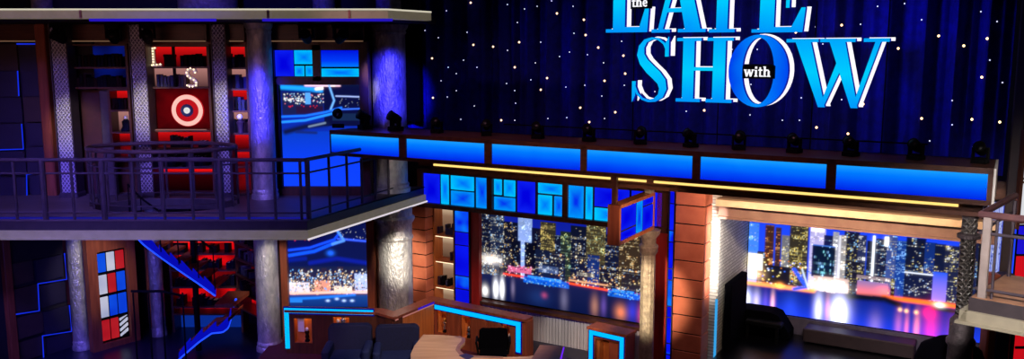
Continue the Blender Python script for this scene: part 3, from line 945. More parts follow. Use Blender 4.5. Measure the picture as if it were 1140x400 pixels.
# ------------------------------------------------------------------ curtain with its pin lights
CY_ = 2.9
nfold = 420
xc0, xc1 = xl(452, 100, CY_), xl(1124, 100, CY_)
vs, fs = [], []
for i in range(nfold + 1):
    x = xc0 + (xc1 - xc0) * i / nfold
    d = 0.10 * math.sin(x * 11.0 + 1.5 * math.sin(x * 1.7)) + 0.06 * math.sin(x * 25 + 2 * math.sin(x * 2.3))
    for z in (4.15, 5.5, 7.0, 8.6):
        vs.append(P.p(x, CY_ + d, z))
for i in range(nfold):
    for k in range(3):
        q = i * 4 + k
        fs.append((q, q + 4, q + 5, q + 1))
cur = MB().add(vs, fs).build('star_curtain', M['curtain'], smooth=True)
tag(cur, 'pleated midnight blue curtain scattered with tiny white lights', 'curtain')
small = [(497, 12), (473, 34), (488, 42), (520, 36), (499, 75), (516, 67), (531, 75), (508, 82), (491, 90), (565, 56), (576, 25), (584, 10), (565, 5), (598, 7), (602, 47), (596, 70), (591, 89), (564, 93), (614, 1), (638, 7), (639, 37), (634, 58), (623, 63), (654, 61), (672, 70), (651, 95), (630, 97), (695, 95), (692, 46), (498, 108), (508, 101), (528, 118), (513, 133), (574, 115), (573, 101), (573, 134), (610, 132), (631, 131), (670, 107), (673, 132), (764, 124), (671, 70.5), (729, 102), (835, 128), (836, 94), (871, 134), (890, 134), (892, 109), (937, 111), (916, 49), (958, 27), (908, 30), (977, 7), (1007, 4), (891, 18), (815, 55), (843, 55), (1060, 112), (1060, 139), (1035, 157), (1083, 164), (1092, 13), (1110, 24), (1102, 67), (1116, 92), (1026, 22), (1062, 12), (1034, 67), (1045, 91), (1003, 109), (804, 134), (964, 90)]
big = [(524, 3), (527, 50), (481, 65), (549, 52), (578, 47), (573, 75), (609, 87), (620, 15), (650, 22), (652, 39), (666, 53), (673, 90), (694, 62), (696, 82), (602, 100), (482, 109), (558, 134), (646, 120), (656, 136), (685, 125), (784, 123), (909, 142), (944, 149), (961, 116), (949, 61), (1000, 54), (937, 28), (886, 36), (1026, 132), (1082, 133), (1113, 136), (1099, 43), (1093, 86), (1045, 40), (1073, 51)]
pts = [(u, v, .0205) for u, v in big] + [(u, v, .0115) for u, v in small if (u, v) not in ((671, 70.5),)]
base = world_loc(cur)
proto = {}
for u, v, r in pts[:100]:
    x, z = P.hit(u, v, CY_ - 0.17)
    if r not in proto:
        o = MB().ball((0, 0, 0), r, 8, 6).build('light_bulb', M['bulb'] if r > .02 else M['bulbw'], cur)
        for vv in o.data.vertices:
            vv.co += base
        proto[r] = o
    else:
        o = proto[r].copy(); COL.objects.link(o)
    o.location = P.p(x, CY_ - 0.17, z) - base

# black masking legs left and right of the curtain
tag(MB().box(P, xl(446, 100, 2.6) , xl(470, 100, 2.6), 2.5, 2.62, 4.62, 8.6).build('masking_leg', M['blacksoft']), 'black masking cloth beside the left edge of the star curtain', 'masking cloth')
pr = thing('proscenium_post', 'tall dark brown post right of the star curtain', 'post', P.p(xl(1128, 150, 2.2), 2.4, 0), kind='thing')
MB().bbox(P, xl(1125, 150, 2.0), xl(1139, 150, 2.0), 2.0, 2.6, 0, 8.8, 0.02).build('post_shaft', surf('post_brown', (34, 22, 24), (44, 28, 28), .7), pr)

# ------------------------------------------------------------------ moving heads along the ledge
def make_fixture(name, label, cat, group, hang=False):
    t = thing(name, label, cat, (0, 0, 0), group)
    s = -1 if hang else 1
    MB().bbox(W, -.13, .13, -.12, .12, min(0, s * .09), max(0, s * .09), .012).build('base_box', M['fixture'], t)
    yk = MB()
    for q in (-1, 1):
        yk.box(W, q * .125 - .018, q * .125 + .018, -.05, .05, min(s * .08, s * .30), max(s * .08, s * .30))
    yk.box(W, -.14, .14, -.05, .05, min(s * .075, s * .11), max(s * .075, s * .11))
    yk.build('yoke', M['fixture'], t)
    h = MB().lathe((0, 0, 0), [(.05, -.15), (.085, -.13), (.10, -.04), (.105, .08), (.11, .13), (.095, .135)], 16)
    R = Matrix.Rotation(math.radians(62), 3, 'X')
    h.v = [R @ q + Vector((0, -.02, s * .27)) for q in h.v]
    hd = h.build('lamp_head', M['fixture'], t, smooth=True)
    l = MB().lathe((0, 0, .13), [(.085, 0), (.06, .015), (.01, .02)], 16)
    l.v = [R @ q + Vector((0, -.02, s * .27)) for q in l.v]
    l.build('lens', M['lens'], hd, smooth=True)
    return t


heads = [(378, 'first moving head spotlight from the left end of the ledge'), (406, 'second moving head spotlight from the left end of the ledge'), (440, 'third moving head spotlight on the ledge, before the big silver column'),
         (486, 'fourth moving head spotlight on the ledge, at the left edge of curtain'), (541, 'fifth moving head spotlight on the ledge from its left end'), (598, 'sixth moving head spotlight on the ledge from its left end'),
         (655, 'dim moving head spotlight on the ledge just left of the big sign'), (712, 'dim moving head spotlight on the ledge below letter S of the sign'), (768, 'dim moving head spotlight on the ledge below letter H of the sign'),
         (822, 'moving head spotlight on the ledge below the small sign word with'), (884, 'moving head spotlight on the ledge under left strokes of letter W'), (947, 'moving head spotlight on the ledge under right tip of letter W'),
         (1020, 'second moving head spotlight from the right end of the ledge'), (1092, 'moving head spotlight at the far right end of the ledge')]
fx0 = make_fixture('moving_head_light', heads[0][1], 'spotlight', 'moving heads along the ledge')
for i, (u, lab) in enumerate(heads):
    x = xl(u, 165, 0.6)
    loc = P.p(x, 0.62, ZL1)
    rz = -0.53 + random.uniform(-.6, .6)
    if i == 0:
        fx0.location = loc; fx0.rotation_euler = (0, 0, rz); fx0.scale = (.95, .95, .95)
    else:
        dup(fx0, loc, rz, lab, scale=(.95, .95, .95) if i < 3 else (.74, .74, .74))

# ------------------------------------------------------------------ the big lit sign
SGY = .92
sg = thing('illuminated_sign', 'huge glowing blue serif sign reading the LATE SHOW with', 'sign', P.p(xl(850, 80, SGY), SGY, ZL1), kind='thing')
face_m = emis_ramp('sign_face_blue', [(0.0, (0, 150, 252)), (0.5, (0, 204, 255)), (1.0, (0, 166, 255))], 'Z', 1.0, 0.2)
face_d = emis_ramp('sign_face_deep', [(0.0, (0, 52, 235)), (0.45, (0, 140, 252)), (1.0, (0, 70, 240))], 'X', 1.0, 0.25)
side_m = emis('sign_edge_blue', (22, 22, 170), .7)
white_m = emis('sign_back_white', (246, 240, 255), 1.15)


def rows(v0, v1, u):
    return P.hit(u, v0, SGY)[1], P.hit(u, v1, SGY)[1]


def pieces(ch):
    """strokes of one letter in a unit box: ('p', polygon) or ('r', centre line, widths)"""
    s = 0.05
    R_ = lambda a, b, c, d: ('p', [(a, c), (b, c), (b, d), (a, d)])
    if ch == 'L':
        return [R_(.17, .44, 0, 1), R_(.0, .62, 1 - s, 1), R_(.0, .95, 0, s), ('p', [(.44, 0), (.97, 0), (1.0, .36), (.93, .36), (.80, .08), (.44, .08)])]
    if ch == 'A':
        return [('p', [(.40, 1), (.62, 1), (.92, 0), (.64, 0)]), ('p', [(.40, 1), (.46, .86), (.19, 0), (.11, 0)]), R_(.25, .70, .30, .36), R_(.0, .34, 0, s), R_(.50, 1.0, 0, s)]
    if ch == 'T':
        return [R_(.36, .64, 0, 1), R_(.17, .83, 0, s), R_(0, 1, 1 - s, 1), ('p', [(0, 1), (.36, 1), (.36, .93), (.14, .93), (.05, .70), (0, .70)]), ('p', [(1, 1), (.64, 1), (.64, .93), (.86, .93), (.95, .70), (1, .70)])]
    if ch == 'E':
        return [R_(.15, .42, 0, 1), R_(0, .9, 1 - s, 1), R_(0, .93, 0, s), ('p', [(.42, 0), (.96, 0), (1.0, .36), (.93, .36), (.76, .08), (.42, .08)]), ('p', [(.42, 1), (.9, 1), (.92, .70), (.86, .70), (.70, .93), (.42, .93)]), R_(.42, .68, .49, .54), R_(.64, .70, .36, .67)]
    if ch == 'H':
        return [R_(.11, .30, 0, 1), R_(.64, .84, 0, 1), R_(.30, .64, .49, .545), R_(0, .42, 0, s), R_(0, .42, 1 - s, 1), R_(.53, .97, 0, s), R_(.53, .97, 1 - s, 1)]
    if ch == 'S':
        cl = [(.88, .80), (.80, .90), (.66, .965), (.50, .975), (.34, .94), (.24, .85), (.22, .73), (.30, .62), (.46, .51), (.62, .42), (.76, .32), (.80, .21), (.74, .10), (.60, .035), (.44, .02), (.28, .05), (.15, .13), (.06, .26)]
        wd = [.05, .05, .055, .065, .10, .15, .20, .24, .27, .27, .24, .20, .15, .10, .07, .055, .05, .05]
        return [('r', cl, wd), ('p', [(.84, .70), (.92, .70), (.92, 1.0), (.84, .90)]), ('p', [(.02, 0), (.09, .10), (.10, .32), (.02, .32)])]
    if ch == 'W':
        return [('p', [(.08, 1), (.235, 1), (.415, .0), (.35, .0)]), ('p', [(.54, .78), (.57, .62), (.40, 0), (.36, .0)]), ('p', [(.42, 1), (.575, 1), (.735, .0), (.67, .0)]), ('p', [(.88, 1), (.93, 1), (.72, 0), (.68, 0)]), R_(0, .32, 1 - s, 1), R_(.34, .68, 1 - s, 1), R_(.76, 1.0, 1 - s, 1)]


def letter(ch, u0, u1, v0, v1, mat):
    um = (u0 + u1) / 2
    zt, zb_ = rows(v0, v1, um)
    xa_, xb_ = xl(u0, (v0 + v1) / 2, SGY), xl(u1, (v0 + v1) / 2, SGY)
    X = lambda q: xa_ + (xb_ - xa_) * q
    Z = lambda q: zb_ + (zt - zb_) * q

    def solid(y0, y1, dx, dz, grow=0.0):
        mb = MB()
        if ch == 'O':
            n = 40
            out = [(X(.48) + dx + (xb_ - xa_) * (.48) * math.cos(2 * PI * i / n), Z(.5) + dz + (zt - zb_) * .52 * math.sin(2 * PI * i / n)) for i in range(n)]
            inn = [(X(.48) + dx + ((xb_ - xa_) * .262 - grow) * math.cos(2 * PI * i / n + .12), Z(.5) + dz + ((zt - zb_) * .475 - grow) * math.sin(2 * PI * i / n + .12)) for i in range(n)]
            mb.ring_prism(P, out, inn, y0, y1)
            return mb
        for q in pieces(ch):
            if q[0] == 'p':
                mb.prism(P, [(X(a) + dx, Z(b_) + dz) for a, b_ in q[1]], y0, y1)
            else:
                mb.ribbon(P, [(X(a) + dx, Z(b_) + dz) for a, b_ in q[1]], [w_ * (xb_ - xa_) * .86 for w_ in q[2]], y0, y1)
        return mb
    lt_ = solid(SGY, SGY + .03, 0, 0).build('letter_face', mat, sg)
    solid(SGY + .031, SGY + .09, 0.012, 0.0).build('letter_return', side_m, lt_)
    solid(SGY + .11, SGY + .16, 0.062, 0.014).build('white_outline', white_m, lt_)


for ch, u0, u1, v0, v1, m_ in [('L', 675, 722, -40, 36, face_m), ('A', 726, 786, -40, 36, face_m), ('T', 783, 826, -40, 36, face_m), ('E', 838, 897, -40, 36, face_m),
                             ('S', 703, 747, 41, 114, face_m), ('H', 753, 817, 42, 114, face_m), ('O', 811, 880, 40, 118, face_d), ('W', 874, 988, 43, 120, face_m)]:
    letter(ch, u0, u1, v0, v1, m_)


def small_word(word, u0, u1, v0, v1):
    y = SGY - .12
    zt, zb_ = P.hit((u0 + u1) / 2, v0, y)[1], P.hit((u0 + u1) / 2, v1, y)[1]
    xa_, xb_ = xl(u0, (v0 + v1) / 2, y), xl(u1, (v0 + v1) / 2, y)
    adv = {'t': .62, 'h': 1.0, 'e': .82, 'w': 1.3, 'i': .5}
    tot = sum(adv[q] for q in word)
    k = (xb_ - xa_) / tot
    H = zt - zb_
    plate, tx = MB(), MB()
    plate.bbox(P, xa_ - .035, xb_ + .05, y + .02, y + .09, zb_ - .03, zt + .035, .03)
    x = xa_
    for q in word:
        w = adv[q] * k
        X = lambda t: x + w * t
        Z = lambda t: zb_ + H * t
        bar = lambda a, b_, c_, d: tx.prism(P, [(X(a), Z(c_)), (X(b_), Z(c_)), (X(b_), Z(d)), (X(a), Z(d))], y, y + .02)
        if q == 't':
            bar(.30, .58, .05, .92); bar(.06, .9, .58, .70); bar(.30, .92, 0, .13)
        elif q == 'h':
            bar(.12, .34, 0, 1); bar(.62, .84, 0, .55); bar(.02, .44, 0, .09); bar(.52, .95, 0, .09); bar(.03, .3, .92, 1)
            tx.ribbon(P, [(X(.3), Z(.56)), (X(.46), Z(.66)), (X(.62), Z(.65)), (X(.73), Z(.52))], H * .12, y, y + .02)
        elif q == 'e':
            tx.ribbon(P, [(X(.80), Z(.14)), (X(.58), Z(.05)), (X(.32), Z(.10)), (X(.18), Z(.33)), (X(.26), Z(.58)), (X(.48), Z(.67)), (X(.70), Z(.58)), (X(.77), Z(.38))], H * .14, y, y + .02)
            bar(.2, .82, .31, .41)
        elif q == 'w':
            tx.ribbon(P, [(X(.12), Z(.68)), (X(.3), Z(.02))], H * .17, y, y + .02).ribbon(P, [(X(.3), Z(.02)), (X(.5), Z(.66))], H * .10, y, y + .02)
            tx.ribbon(P, [(X(.5), Z(.66)), (X(.68), Z(.02))], H * .17, y, y + .02).ribbon(P, [(X(.68), Z(.02)), (X(.88), Z(.68))], H * .10, y, y + .02)
            bar(.0, .26, .62, .7); bar(.4, .6, .62, .7); bar(.76, 1, .62, .7)
        elif q == 'i':
            bar(.28, .72, 0, .66); bar(.1, .9, 0, .09); bar(.12, .5, .58, .66); bar(.26, .74, .78, .98)
        x += w
    o = plate.build('word_plate', M['black'], sg)
    tx.build('word_letters', emis('word_white_' + word, (250, 248, 255), 1.1), o)


small_word('the', 703, 721, -3, 7.5)
small_word('with', 828, 858, 74, 85.5)
# thin truss rail that carries the sign
MB().tube([P.p(xl(560, 60, SGY + .2), SGY + .22, 4.78), P.p(xl(1040, 60, SGY + .2), SGY + .22, 4.78)], .012, 6).build('carrier_rail', M['fixture'], sg)
for u in (705, 800, 905, 985):
    x = xl(u, 100, SGY + .22)
    MB().tube([P.p(x, SGY + .22, ZL1 + .014), P.p(x, SGY + .22, 6.9)], .01, 6).build('upright', M['fixture'], sg)
# ------------------------------------------------------------------ left gallery deck
K1 = atZ(346, 262, ZDB); K2 = atZ(476, 222, ZDB)
K1.z = K2.z = 0
HC = atZ(190, 226, ZD)                     # centre of the stair opening
HX, HY = HC.x, 16.35
RX, RY = 1.36, .80
b = MB()
xL, xR = -14.5, HX + RX + .25
y0_, y1_ = YF, YB + 0.4
hx0, hx1 = HX - RX - .25, HX + RX + .25


def deck_layer(b, inset, z0, z1):
    f = YF + inset
    b.slab([(xL, f), (hx0, f), (hx0, y1_), (xL, y1_)], z0, z1)
    kk = K1 + (K2 - K1).normalized() * 0.02
    e = Vector((K2.x - K1.x, K2.y - K1.y, 0)).normalized()
    nrm = Vector((-e.y, e.x, 0))
    p1 = Vector((K1.x, YF, 0)) + Vector((-inset * .4, inset, 0)); p2 = K2 + nrm * inset
    b.slab([(hx1, f), (p1.x, f), (p2.x, p2.y), (p2.x, y1_ + .8), (hx1, y1_ + .8)], z0, z1)
    n = 48
    ins, outs = [], []
    for i in range(n):
        an = 2 * PI * i / n
        ca, sa = math.cos(an), math.sin(an)
        ins.append((HX + RX * ca, HY + RY * sa))
        tx = ((hx1 - HX) if ca > 0 else (HX - hx0)) / max(abs(ca), 1e-6)
        ty = ((y1_ - HY) if sa > 0 else (HY - f)) / max(abs(sa), 1e-6)
        t = min(tx, ty)
        outs.append((HX + t * ca, HY + t * sa))
    for cx_, cy_ in ((hx0, f), (hx1, f), (hx0, y1_), (hx1, y1_)):
        j = min(range(n), key=lambda q: (outs[q][0] - cx_) ** 2 + (outs[q][1] - cy_) ** 2)
        outs[j] = (cx_, cy_)
    vs = [Vector((q[0], q[1], z)) for z in (z0, z1) for ring in (ins, outs) for q in ring]
    fs = []
    for i in range(n):
        j = (i + 1) % n
        fs += [(i, n + i, n + j, j), (2 * n + i, 2 * n + j, 3 * n + j, 3 * n + i), (i, j, 2 * n + j, 2 * n + i)]
        fs += [(n + i, 3 * n + i, 3 * n + j, n + j)]
    b.add(vs, fs)


dk = thing('gallery_deck', 'long upper gallery deck on the left with pale lit edge', 'gallery', (-7, 16, ZDB), kind='structure')
b = MB(); deck_layer(b, 0.0, 3.0, ZD - .012); b.build('deck_body', M['deckface'], dk)
b = MB(); deck_layer(b, 0.02, ZD - .012, ZD); b.build('deck_boards', M['deckfloor'], dk)
e = (K2 - K1).normalized(); nr = Vector((e.y, -e.x, 0))
b = MB()
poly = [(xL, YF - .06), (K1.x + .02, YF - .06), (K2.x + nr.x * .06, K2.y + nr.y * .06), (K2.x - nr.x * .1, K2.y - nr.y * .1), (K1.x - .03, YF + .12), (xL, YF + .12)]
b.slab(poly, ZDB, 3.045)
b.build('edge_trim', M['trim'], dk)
b = MB()
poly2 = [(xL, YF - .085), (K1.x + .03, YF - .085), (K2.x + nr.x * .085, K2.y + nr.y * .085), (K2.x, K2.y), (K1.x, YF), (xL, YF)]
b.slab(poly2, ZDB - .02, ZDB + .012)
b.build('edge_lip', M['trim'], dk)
MB().tube([Vector((K1.x + .03, YF - .09, ZDB - .01)), Vector((K2.x + nr.x * .09, K2.y + nr.y * .09, ZDB - .01))], .018, 6).build('edge_light', emis('edge_light', (235, 225, 235), .9), dk)
MB().box(W, xL, K1.x - .05, YF + .14, YF + .17, ZD, ZD + .03).build('blue_edge_light', emis('edge_blue', (30, 30, 170), .6), dk)

# railing along the gallery edge
rl = thing('gallery_railing', 'long dark metal railing along the front edge of left gallery', 'railing', (-7, YF, ZD))
zr = [ZD + 1.055, ZD + .82, ZD + .12]
ry = YF + .08
q1 = Vector((K1.x - .03, ry, 0)); q2 = (K1.lerp(K2, .84)) - nr * .1
tl = next(t for t in (i * .005 for i in range(201)) if (q1.lerp(q2, t) - P.o).dot(P.ay) > -.06)
pl = [Vector((xL, ry, 0)), q1, q2]
for nm, z, r in (('top_rail', zr[0], .035), ('middle_rail', zr[1], .018), ('lower_rail', zr[2], .016)):
    MB().tube([q + Vector((0, 0, z)) for q in (pl if nm != 'top_rail' else [pl[0], q1, q1.lerp(q2, tl)])], r, 8).build(nm, M['rail'], rl)
for u in (17, 49, 81, 115, 149, 182, 214, 246, 276, 306, 335):
    r = .05 if u in (49, 115, 246) else .026
    x = atY(u, 215, ry).x
    MB().tube([(x, ry, ZD), (x, ry, zr[0])], r, 8).build('post', M['rail'], rl)
for i, t in enumerate((0.02, .2, .36, .5, .64, .78, .93)):
    q = q1.lerp(q2, t)
    MB().tube([q + Vector((0, 0, ZD)), q + Vector((0, 0, zr[0] if t < tl else ZL0 - .02))], .045 if i == 0 else .026, 8).build('post', M['rail'], rl)

# oval railing round the stair opening
orl = thing('oval_railing', 'oval dark railing round the spiral stair opening in left gallery', 'railing', (HX, HY, ZD))
oval = lambda k, z, a0=0, a1=2 * PI, n=48: [(HX + (RX + .02) * math.cos(a0 + (a1 - a0) * i / n), HY + (RY + .02) * math.sin(a0 + (a1 - a0) * i / n), z) for i in range(n + (0 if a1 - a0 >= 6.28 else 1))]
zo = ZD + 1.12
MB().tube(oval(1, zo), .04, 8, True).build('top_rail', M['railr'], orl)
MB().tube(oval(1, zo - .3), .015, 6, True).build('middle_rail', M['rail'], orl)
MB().tube(oval(1, ZD + .12), .015, 6, True).build('lower_rail', M['rail'], orl)
for i in range(16):
    an = 2 * PI * (i + .5) / 16
    x, y = HX + (RX + .02) * math.cos(an), HY + (RY + .02) * math.sin(an)
    MB().tube([(x, y, ZD - .02), (x, y, zo)], .024, 6).build('post', M['rail'], orl)

# ------------------------------------------------------------------ upper ledge over the gallery
U1 = Vector((xY(432, YF, 16), YF, 0)); U2 = Vector((xY(480, 15.75, 16), 15.75, 0))
ul = thing('upper_ledge', 'pale grey lit ledge running over the left gallery', 'ledge', (-7, 15.5, ZUB), kind='structure')
zt, zb_ = zY(10.5, YF), zY(20.5, YF)
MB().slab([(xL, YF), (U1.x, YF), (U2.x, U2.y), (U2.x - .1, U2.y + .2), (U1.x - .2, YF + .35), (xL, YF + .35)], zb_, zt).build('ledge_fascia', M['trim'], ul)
MB().slab([(xL, YF + .3), (U1.x - .1, YF + .3), (U2.x - .1, U2.y + .1), (U2.x - .1, 17.9), (xL, 17.9)], zb_ + .01, zt - .03).build('ledge_soffit', M['darkwall'], ul)
MB().tube([(xL, YF - .015, zt), (U1.x, YF - .015, zt), (U2.x, U2.y - .015, zt)], .014, 6).build('edge_light', emis('edge_light_dim', (235, 228, 205), .75), ul)
for u0, u1 in ((96, 238), (290, 436)):
    MB().box(W, xY(u0, YF, 23), xY(u1, YF, 23), YF + .1, YF + .13, zb_ - .045, zb_).build('blue_light', emis('soffit_blue_%d' % u0, (44, 24, 210), .75), ul)
for u in (12, 103, 306, 394):
    MB().box(W, xY(u, YF) - .02, xY(u, YF) + .02, YF - .02, YF, zb_, zt).build('joint', M['lintel2'], ul)
struct(MB().box(W, -14.5, xY(470, 17.9), 17.95, 18.15, zt, 9).build('wall_upper', M['darkwall']), 'dark wall above the upper ledge on the left', 'wall')
for i, (u0, u1) in enumerate(((32, 54), (205, 268), (347, 372), (418, 446))):
    a, c = xY(u0, 17.6, 5), xY(u1, 17.6, 5)
    o = MB().lathe(((a + c) / 2, 17.92 - (c - a) / 2, 0), [((c - a) / 2, zt), ((c - a) / 2, 8.6)], 20).build('blue_column_top', M['silver2'], smooth=True)
    tag(o, ['blue washed column top above the ledge at the far left', 'wide blue washed column top above the ledge over the bookcase', 'narrow blue washed column top above the ledge over the blue windows', 'blue washed column top above the ledge at its right end'][i], 'column', kind='thing')
MB_r = MB()

# ------------------------------------------------------------------ gallery rear wall with its bays
struct(MB().box(W, -14.5, xY(300, YB), YB + .42, YB + .6, ZD, zb_).box(W, xY(300, YB), xY(408, YB), YB + .30, YB + .6, ZD, zb_).build('wall_gallery', M['brown']), 'dark wood rear wall of the left gallery', 'wall')
struct(MB().box(W, -14.5, xY(105, YB), YB + .30, YB + .41, ZD, zb_).build('wall_gallery_left', M['darkwall']), 'dark wall behind the far left zigzag panels', 'wall')
FZ0, FZ1 = zY(46.5, YB), zY(27, YB)
for u0, u1, lab in ((0, 53, 'wood frieze panel lit along its base over zigzag panels'), (80, 138, 'wood frieze panel lit along its base over blue bookcase'), (176, 237, 'wood frieze panel lit along its base over the red bookcase'), (255, 278, 'short wood frieze panel at the right end of red bookcases'), (303, 408, 'wood frieze panel over the two blue windows')):
    a, c = xY(u0, YB), xY(u1, YB)
    t = thing('frieze_panel', lab, 'panel', ((a + c) / 2, YB, FZ0), 'wood frieze panels under the upper ledge', 'thing')
    MB().box(W, a, c, YB, YB + .05, FZ0, FZ1).build('panel_board', M['brownh'], t)
    b = MB().box(W, a, c, YB - .03, YB, FZ0 + .03, FZ0 + .06).box(W, a, c, YB - .03, YB, FZ1 - .04, FZ1)
    k = max(1, int((c - a) / .75))
    for i in range(k + 1):
        x = a + (c - a) * i / k
        b.box(W, x - .025, x + .025, YB - .03, YB, FZ0 + .03, FZ1)
    b.build('panel_frame', M['brown'], t)
    MB().box(W, a, c, YB - .04, YB, FZ0, FZ0 + .022).build('base_light', emis('frieze_light', (130, 98, 74), .6) if u0 == 0 else bpy.data.materials['frieze_light'], t)
# fixtures hanging under the soffit
hf = None
for u, lab in ((341, 'black moving head hanging under the ledge over left blue window'), (379, 'black moving head hanging under the ledge over right blue window'), (66, 'dark moving head hanging over the first lattice rib'), (126, 'dark moving head hanging over the blue bookcase'), (164, 'dark moving head hanging over the second lattice rib')):
    loc = (xY(u, 16.9, 35), 16.9, zb_)
    if hf is None:
        hf = make_fixture('hanging_light', lab, 'spotlight', 'moving heads under the upper ledge', True); hf.location = loc
    else:
        dup(hf, loc, random.uniform(-1, 1), lab)

# bay A: dark panels with zigzag blue light lines
def px(u, v, y): return (atY(u, v, y).x, atY(u, v, y).z)


zp = thing('zigzag_panel', 'dark upper wall panel with stepped blue light lines at far left', 'wall panel', (xY(20, YB), YB, ZD), kind='thing')
b, b2 = MB(), MB()
a, c = xY(-40, YB), xY(54, YB)
b.box(W, a, c, YB + .12, YB + .25, ZD, FZ0 - .05).build('panel_back', M['panel'], zp)
cells = [((-6, 49), (19, 79)), ((20, 49), (49, 79)), ((-6, 79), (21, 108)), ((22, 79), (52, 108)), ((-6, 108), (24, 137)), ((25, 108), (54, 136)), ((-6, 138), (26, 166)), ((27, 137), (57, 163)), ((-6, 168), (28, 196)), ((29, 164), (59, 192)), ((-6, 197), (30, 220)), ((31, 195), (60, 220))]
for i, ((ua, va), (ub, vb)) in enumerate(cells):
    p0, p1 = px(ua, va, YB), px(ub, vb, YB)
    d = .0 if (i + i // 2) % 2 else .06
    MB().box(W, p0[0] + .008, p1[0] - .008, YB + d, YB + .13, p1[1] + .006, p0[1] - .006).build('panel_tile', M['panel2'] if i == 5 or i == 0 else M['panel'], zp)
lines = [[(19, 49), (48, 49), (50, 78)], [(20, 79), (21.5, 107)], [(51.5, 107), (54, 135.5)], [(24.5, 138), (26.5, 166), (-5, 167)], [(57.5, 162), (59, 190.5), (30, 194.5), (30.5, 221)]]
for l in lines:
    MB().tube([Vector((px(u, v, YB)[0], YB - .015, px(u, v, YB)[1])) for u, v in l], .013, 6).build('light_line', M['led_dimblue'], zp)
post_w = MB().bbox(W, xY(52, YB), xY(63, YB), YB - .05, YB + .3, ZD, zb_, .02).build('wood_post', M['redwood'])
tag(post_w, 'brown wood post left of the first lattice rib', 'post', kind='thing')

# lattice ribs
ribs = [(70, 16.5, 'lattice metal rib between zigzag panels and blue bookcase'), (157, 16, 'lattice metal rib left of the round red plaque'), (246.5, 14, 'lattice metal rib right of the round red plaque')]
for u, w, lab in ribs:
    xb = xY(u, YB - .1, 60); hw = w / 2 / F * YB
    t = thing('lattice_rib', lab, 'rib', (xb, YB - .15, ZD), 'lattice ribs of the gallery', 'thing')
    MB().bbox(W, xb - hw, xb + hw, YB - .25, YB + .05, ZD + .02, zb_ - .02, .015).build('rib_shaft', M['lattice'], t)
    b = MB().box(W, xb - hw - .02, xb - hw, YB - .27, YB + .05, ZD, zb_).box(W, xb + hw, xb + hw + .02, YB - .27, YB + .05, ZD, zb_)
    b.build('rib_edge', M['rail'], t)
    MB().bbox(W, xb - hw - .04, xb + hw + .04, YB - .3, YB + .05, ZD, ZD + .1, .02).build('rib_base', M['rail'], t)

# ------------------------------------------------------------------ bookcases, books and props
bookmesh = {}


def book_proto(mat):
    if mat.name not in bookmesh:
        b = MB()
        b.box(W, -.5, -.38, -.5, .5, 0, 1).box(W, .38, .5, -.5, .5, 0, 1).box(W, -.5, .5, -.5, -.42, 0, 1)
        b.box(W, -.38, .38, -.42, .44, .03, .96)
        for z in (.12, .82):
            b.box(W, -.52, .52, -.53, -.40, z, z + .06)
        me_o = b.build('book', mat)
        me_o.data.materials.append(M['page'])
        for pl_ in me_o.data.polygons[18:24]:
            pl_.material_index = 1
        # origin to the base centre of the unit book
        off = Vector(me_o.location)
        for vv in me_o.data.vertices: vv.co += off
        me = me_o.data
        bpy.data.objects.remove(me_o)
        bookmesh[mat.name] = me
    return bookmesh[mat.name]


def books(fr, x0, x1, y, z, hmin, hmax, depth, mats, label, group, wmin=.05, wmax=.085, gap=0.0, rot=0.0):
    x = x0
    while x < x1 - wmin * .6:
        w = min(random.uniform(wmin, wmax), x1 - x)
        if random.random() < gap:
            x += w * 1.4; continue
        o = bpy.data.objects.new('book', book_proto(random.choice(mats)))
        COL.objects.link(o)
        o.location = fr.p(x + w / 2, y + depth / 2, z)
        o.rotation_euler = (0, 0, math.atan2(fr.ax.y, fr.ax.x))
        o.scale = (w * .9, depth, random.uniform(hmin, hmax))
        tag(o, label, 'book', group)
        x += w


def bookcase(name, label, fr, x0, x1, y, depth, zs, backs, frame_mat=None, board_mat=None, mull=None):
    """case with shelves at heights zs (bottom to top); backs give the lit material behind each shelf or None"""
    t = thing(name, label, 'bookcase', fr.p((x0 + x1) / 2, y + depth / 2, zs[0]), kind='thing')
    fm = frame_mat or M['brown']
    for xa_ in (x0 - .03, x1 - .02):
        MB().box(fr, xa_, xa_ + .05, y, y + depth, zs[0], zs[-1] + .03).build('side_panel', fm, t)
    for z in zs:
        MB().box(fr, x0, x1, y - .03, y + depth, z - .02, z + .015).build('shelf_board', board_mat or M['brownh'], t)
    for i, bk_ in enumerate(backs):
        MB().box(fr, x0, x1, y + depth - .02, y + depth, zs[i] + .015, zs[i + 1] - .02).build('shelf_back', bk_ or M['black'], t)
    if mull:
        for xm, za, zb2 in mull:
            MB().box(fr, xm - .025, xm + .025, y, y + .05, za, zb2).build('mullion', M['black'], t)
    return t


zv = lambda v: zY(v, YB)
BD = .34
# bay B: two blue lit shelves above a dark doorway
a, c = xY(85, YB), xY(149, YB)
bookcase('bookcase', 'blue lit bookcase high over the dark doorway', W, a, c, YB, BD, [zv(98), zv(75.5), zv(50)], [M['blue_back'], M['blue_back']])
books(W, a + .12, c - .1, YB + .03, zv(75.5) + .016, .20, .27, .2, M['bookd'], 'dark book standing on the top shelf of the blue lit bookcase', 'books on the top blue lit shelf', .055, .08)
books(W, a + .08, c - .1, YB + .03, zv(98) + .016, .18, .26, .2, M['bookd'], 'dark book standing on the lower shelf of the blue lit bookcase', 'books on the lower blue lit shelf', .055, .08, .05)
dr = thing('door_1', 'dark brown doorway under the blue lit bookcase', 'door', (xY(107, YB), YB, ZD), kind='structure')
MB().box(W, a + .05, xY(125, YB), YB + .22, YB + .28, ZD, zv(101)).build('door_leaf', surf('door_maroon', (52, 14, 18), (64, 22, 24), .6), dr)
MB().bbox(W, xY(115, YB), xY(127, YB), YB + .06, YB + .2, ZD, zv(101), .02).build('door_jamb', surf('door_grey', (62, 56, 60), (76, 68, 70), .7), dr)
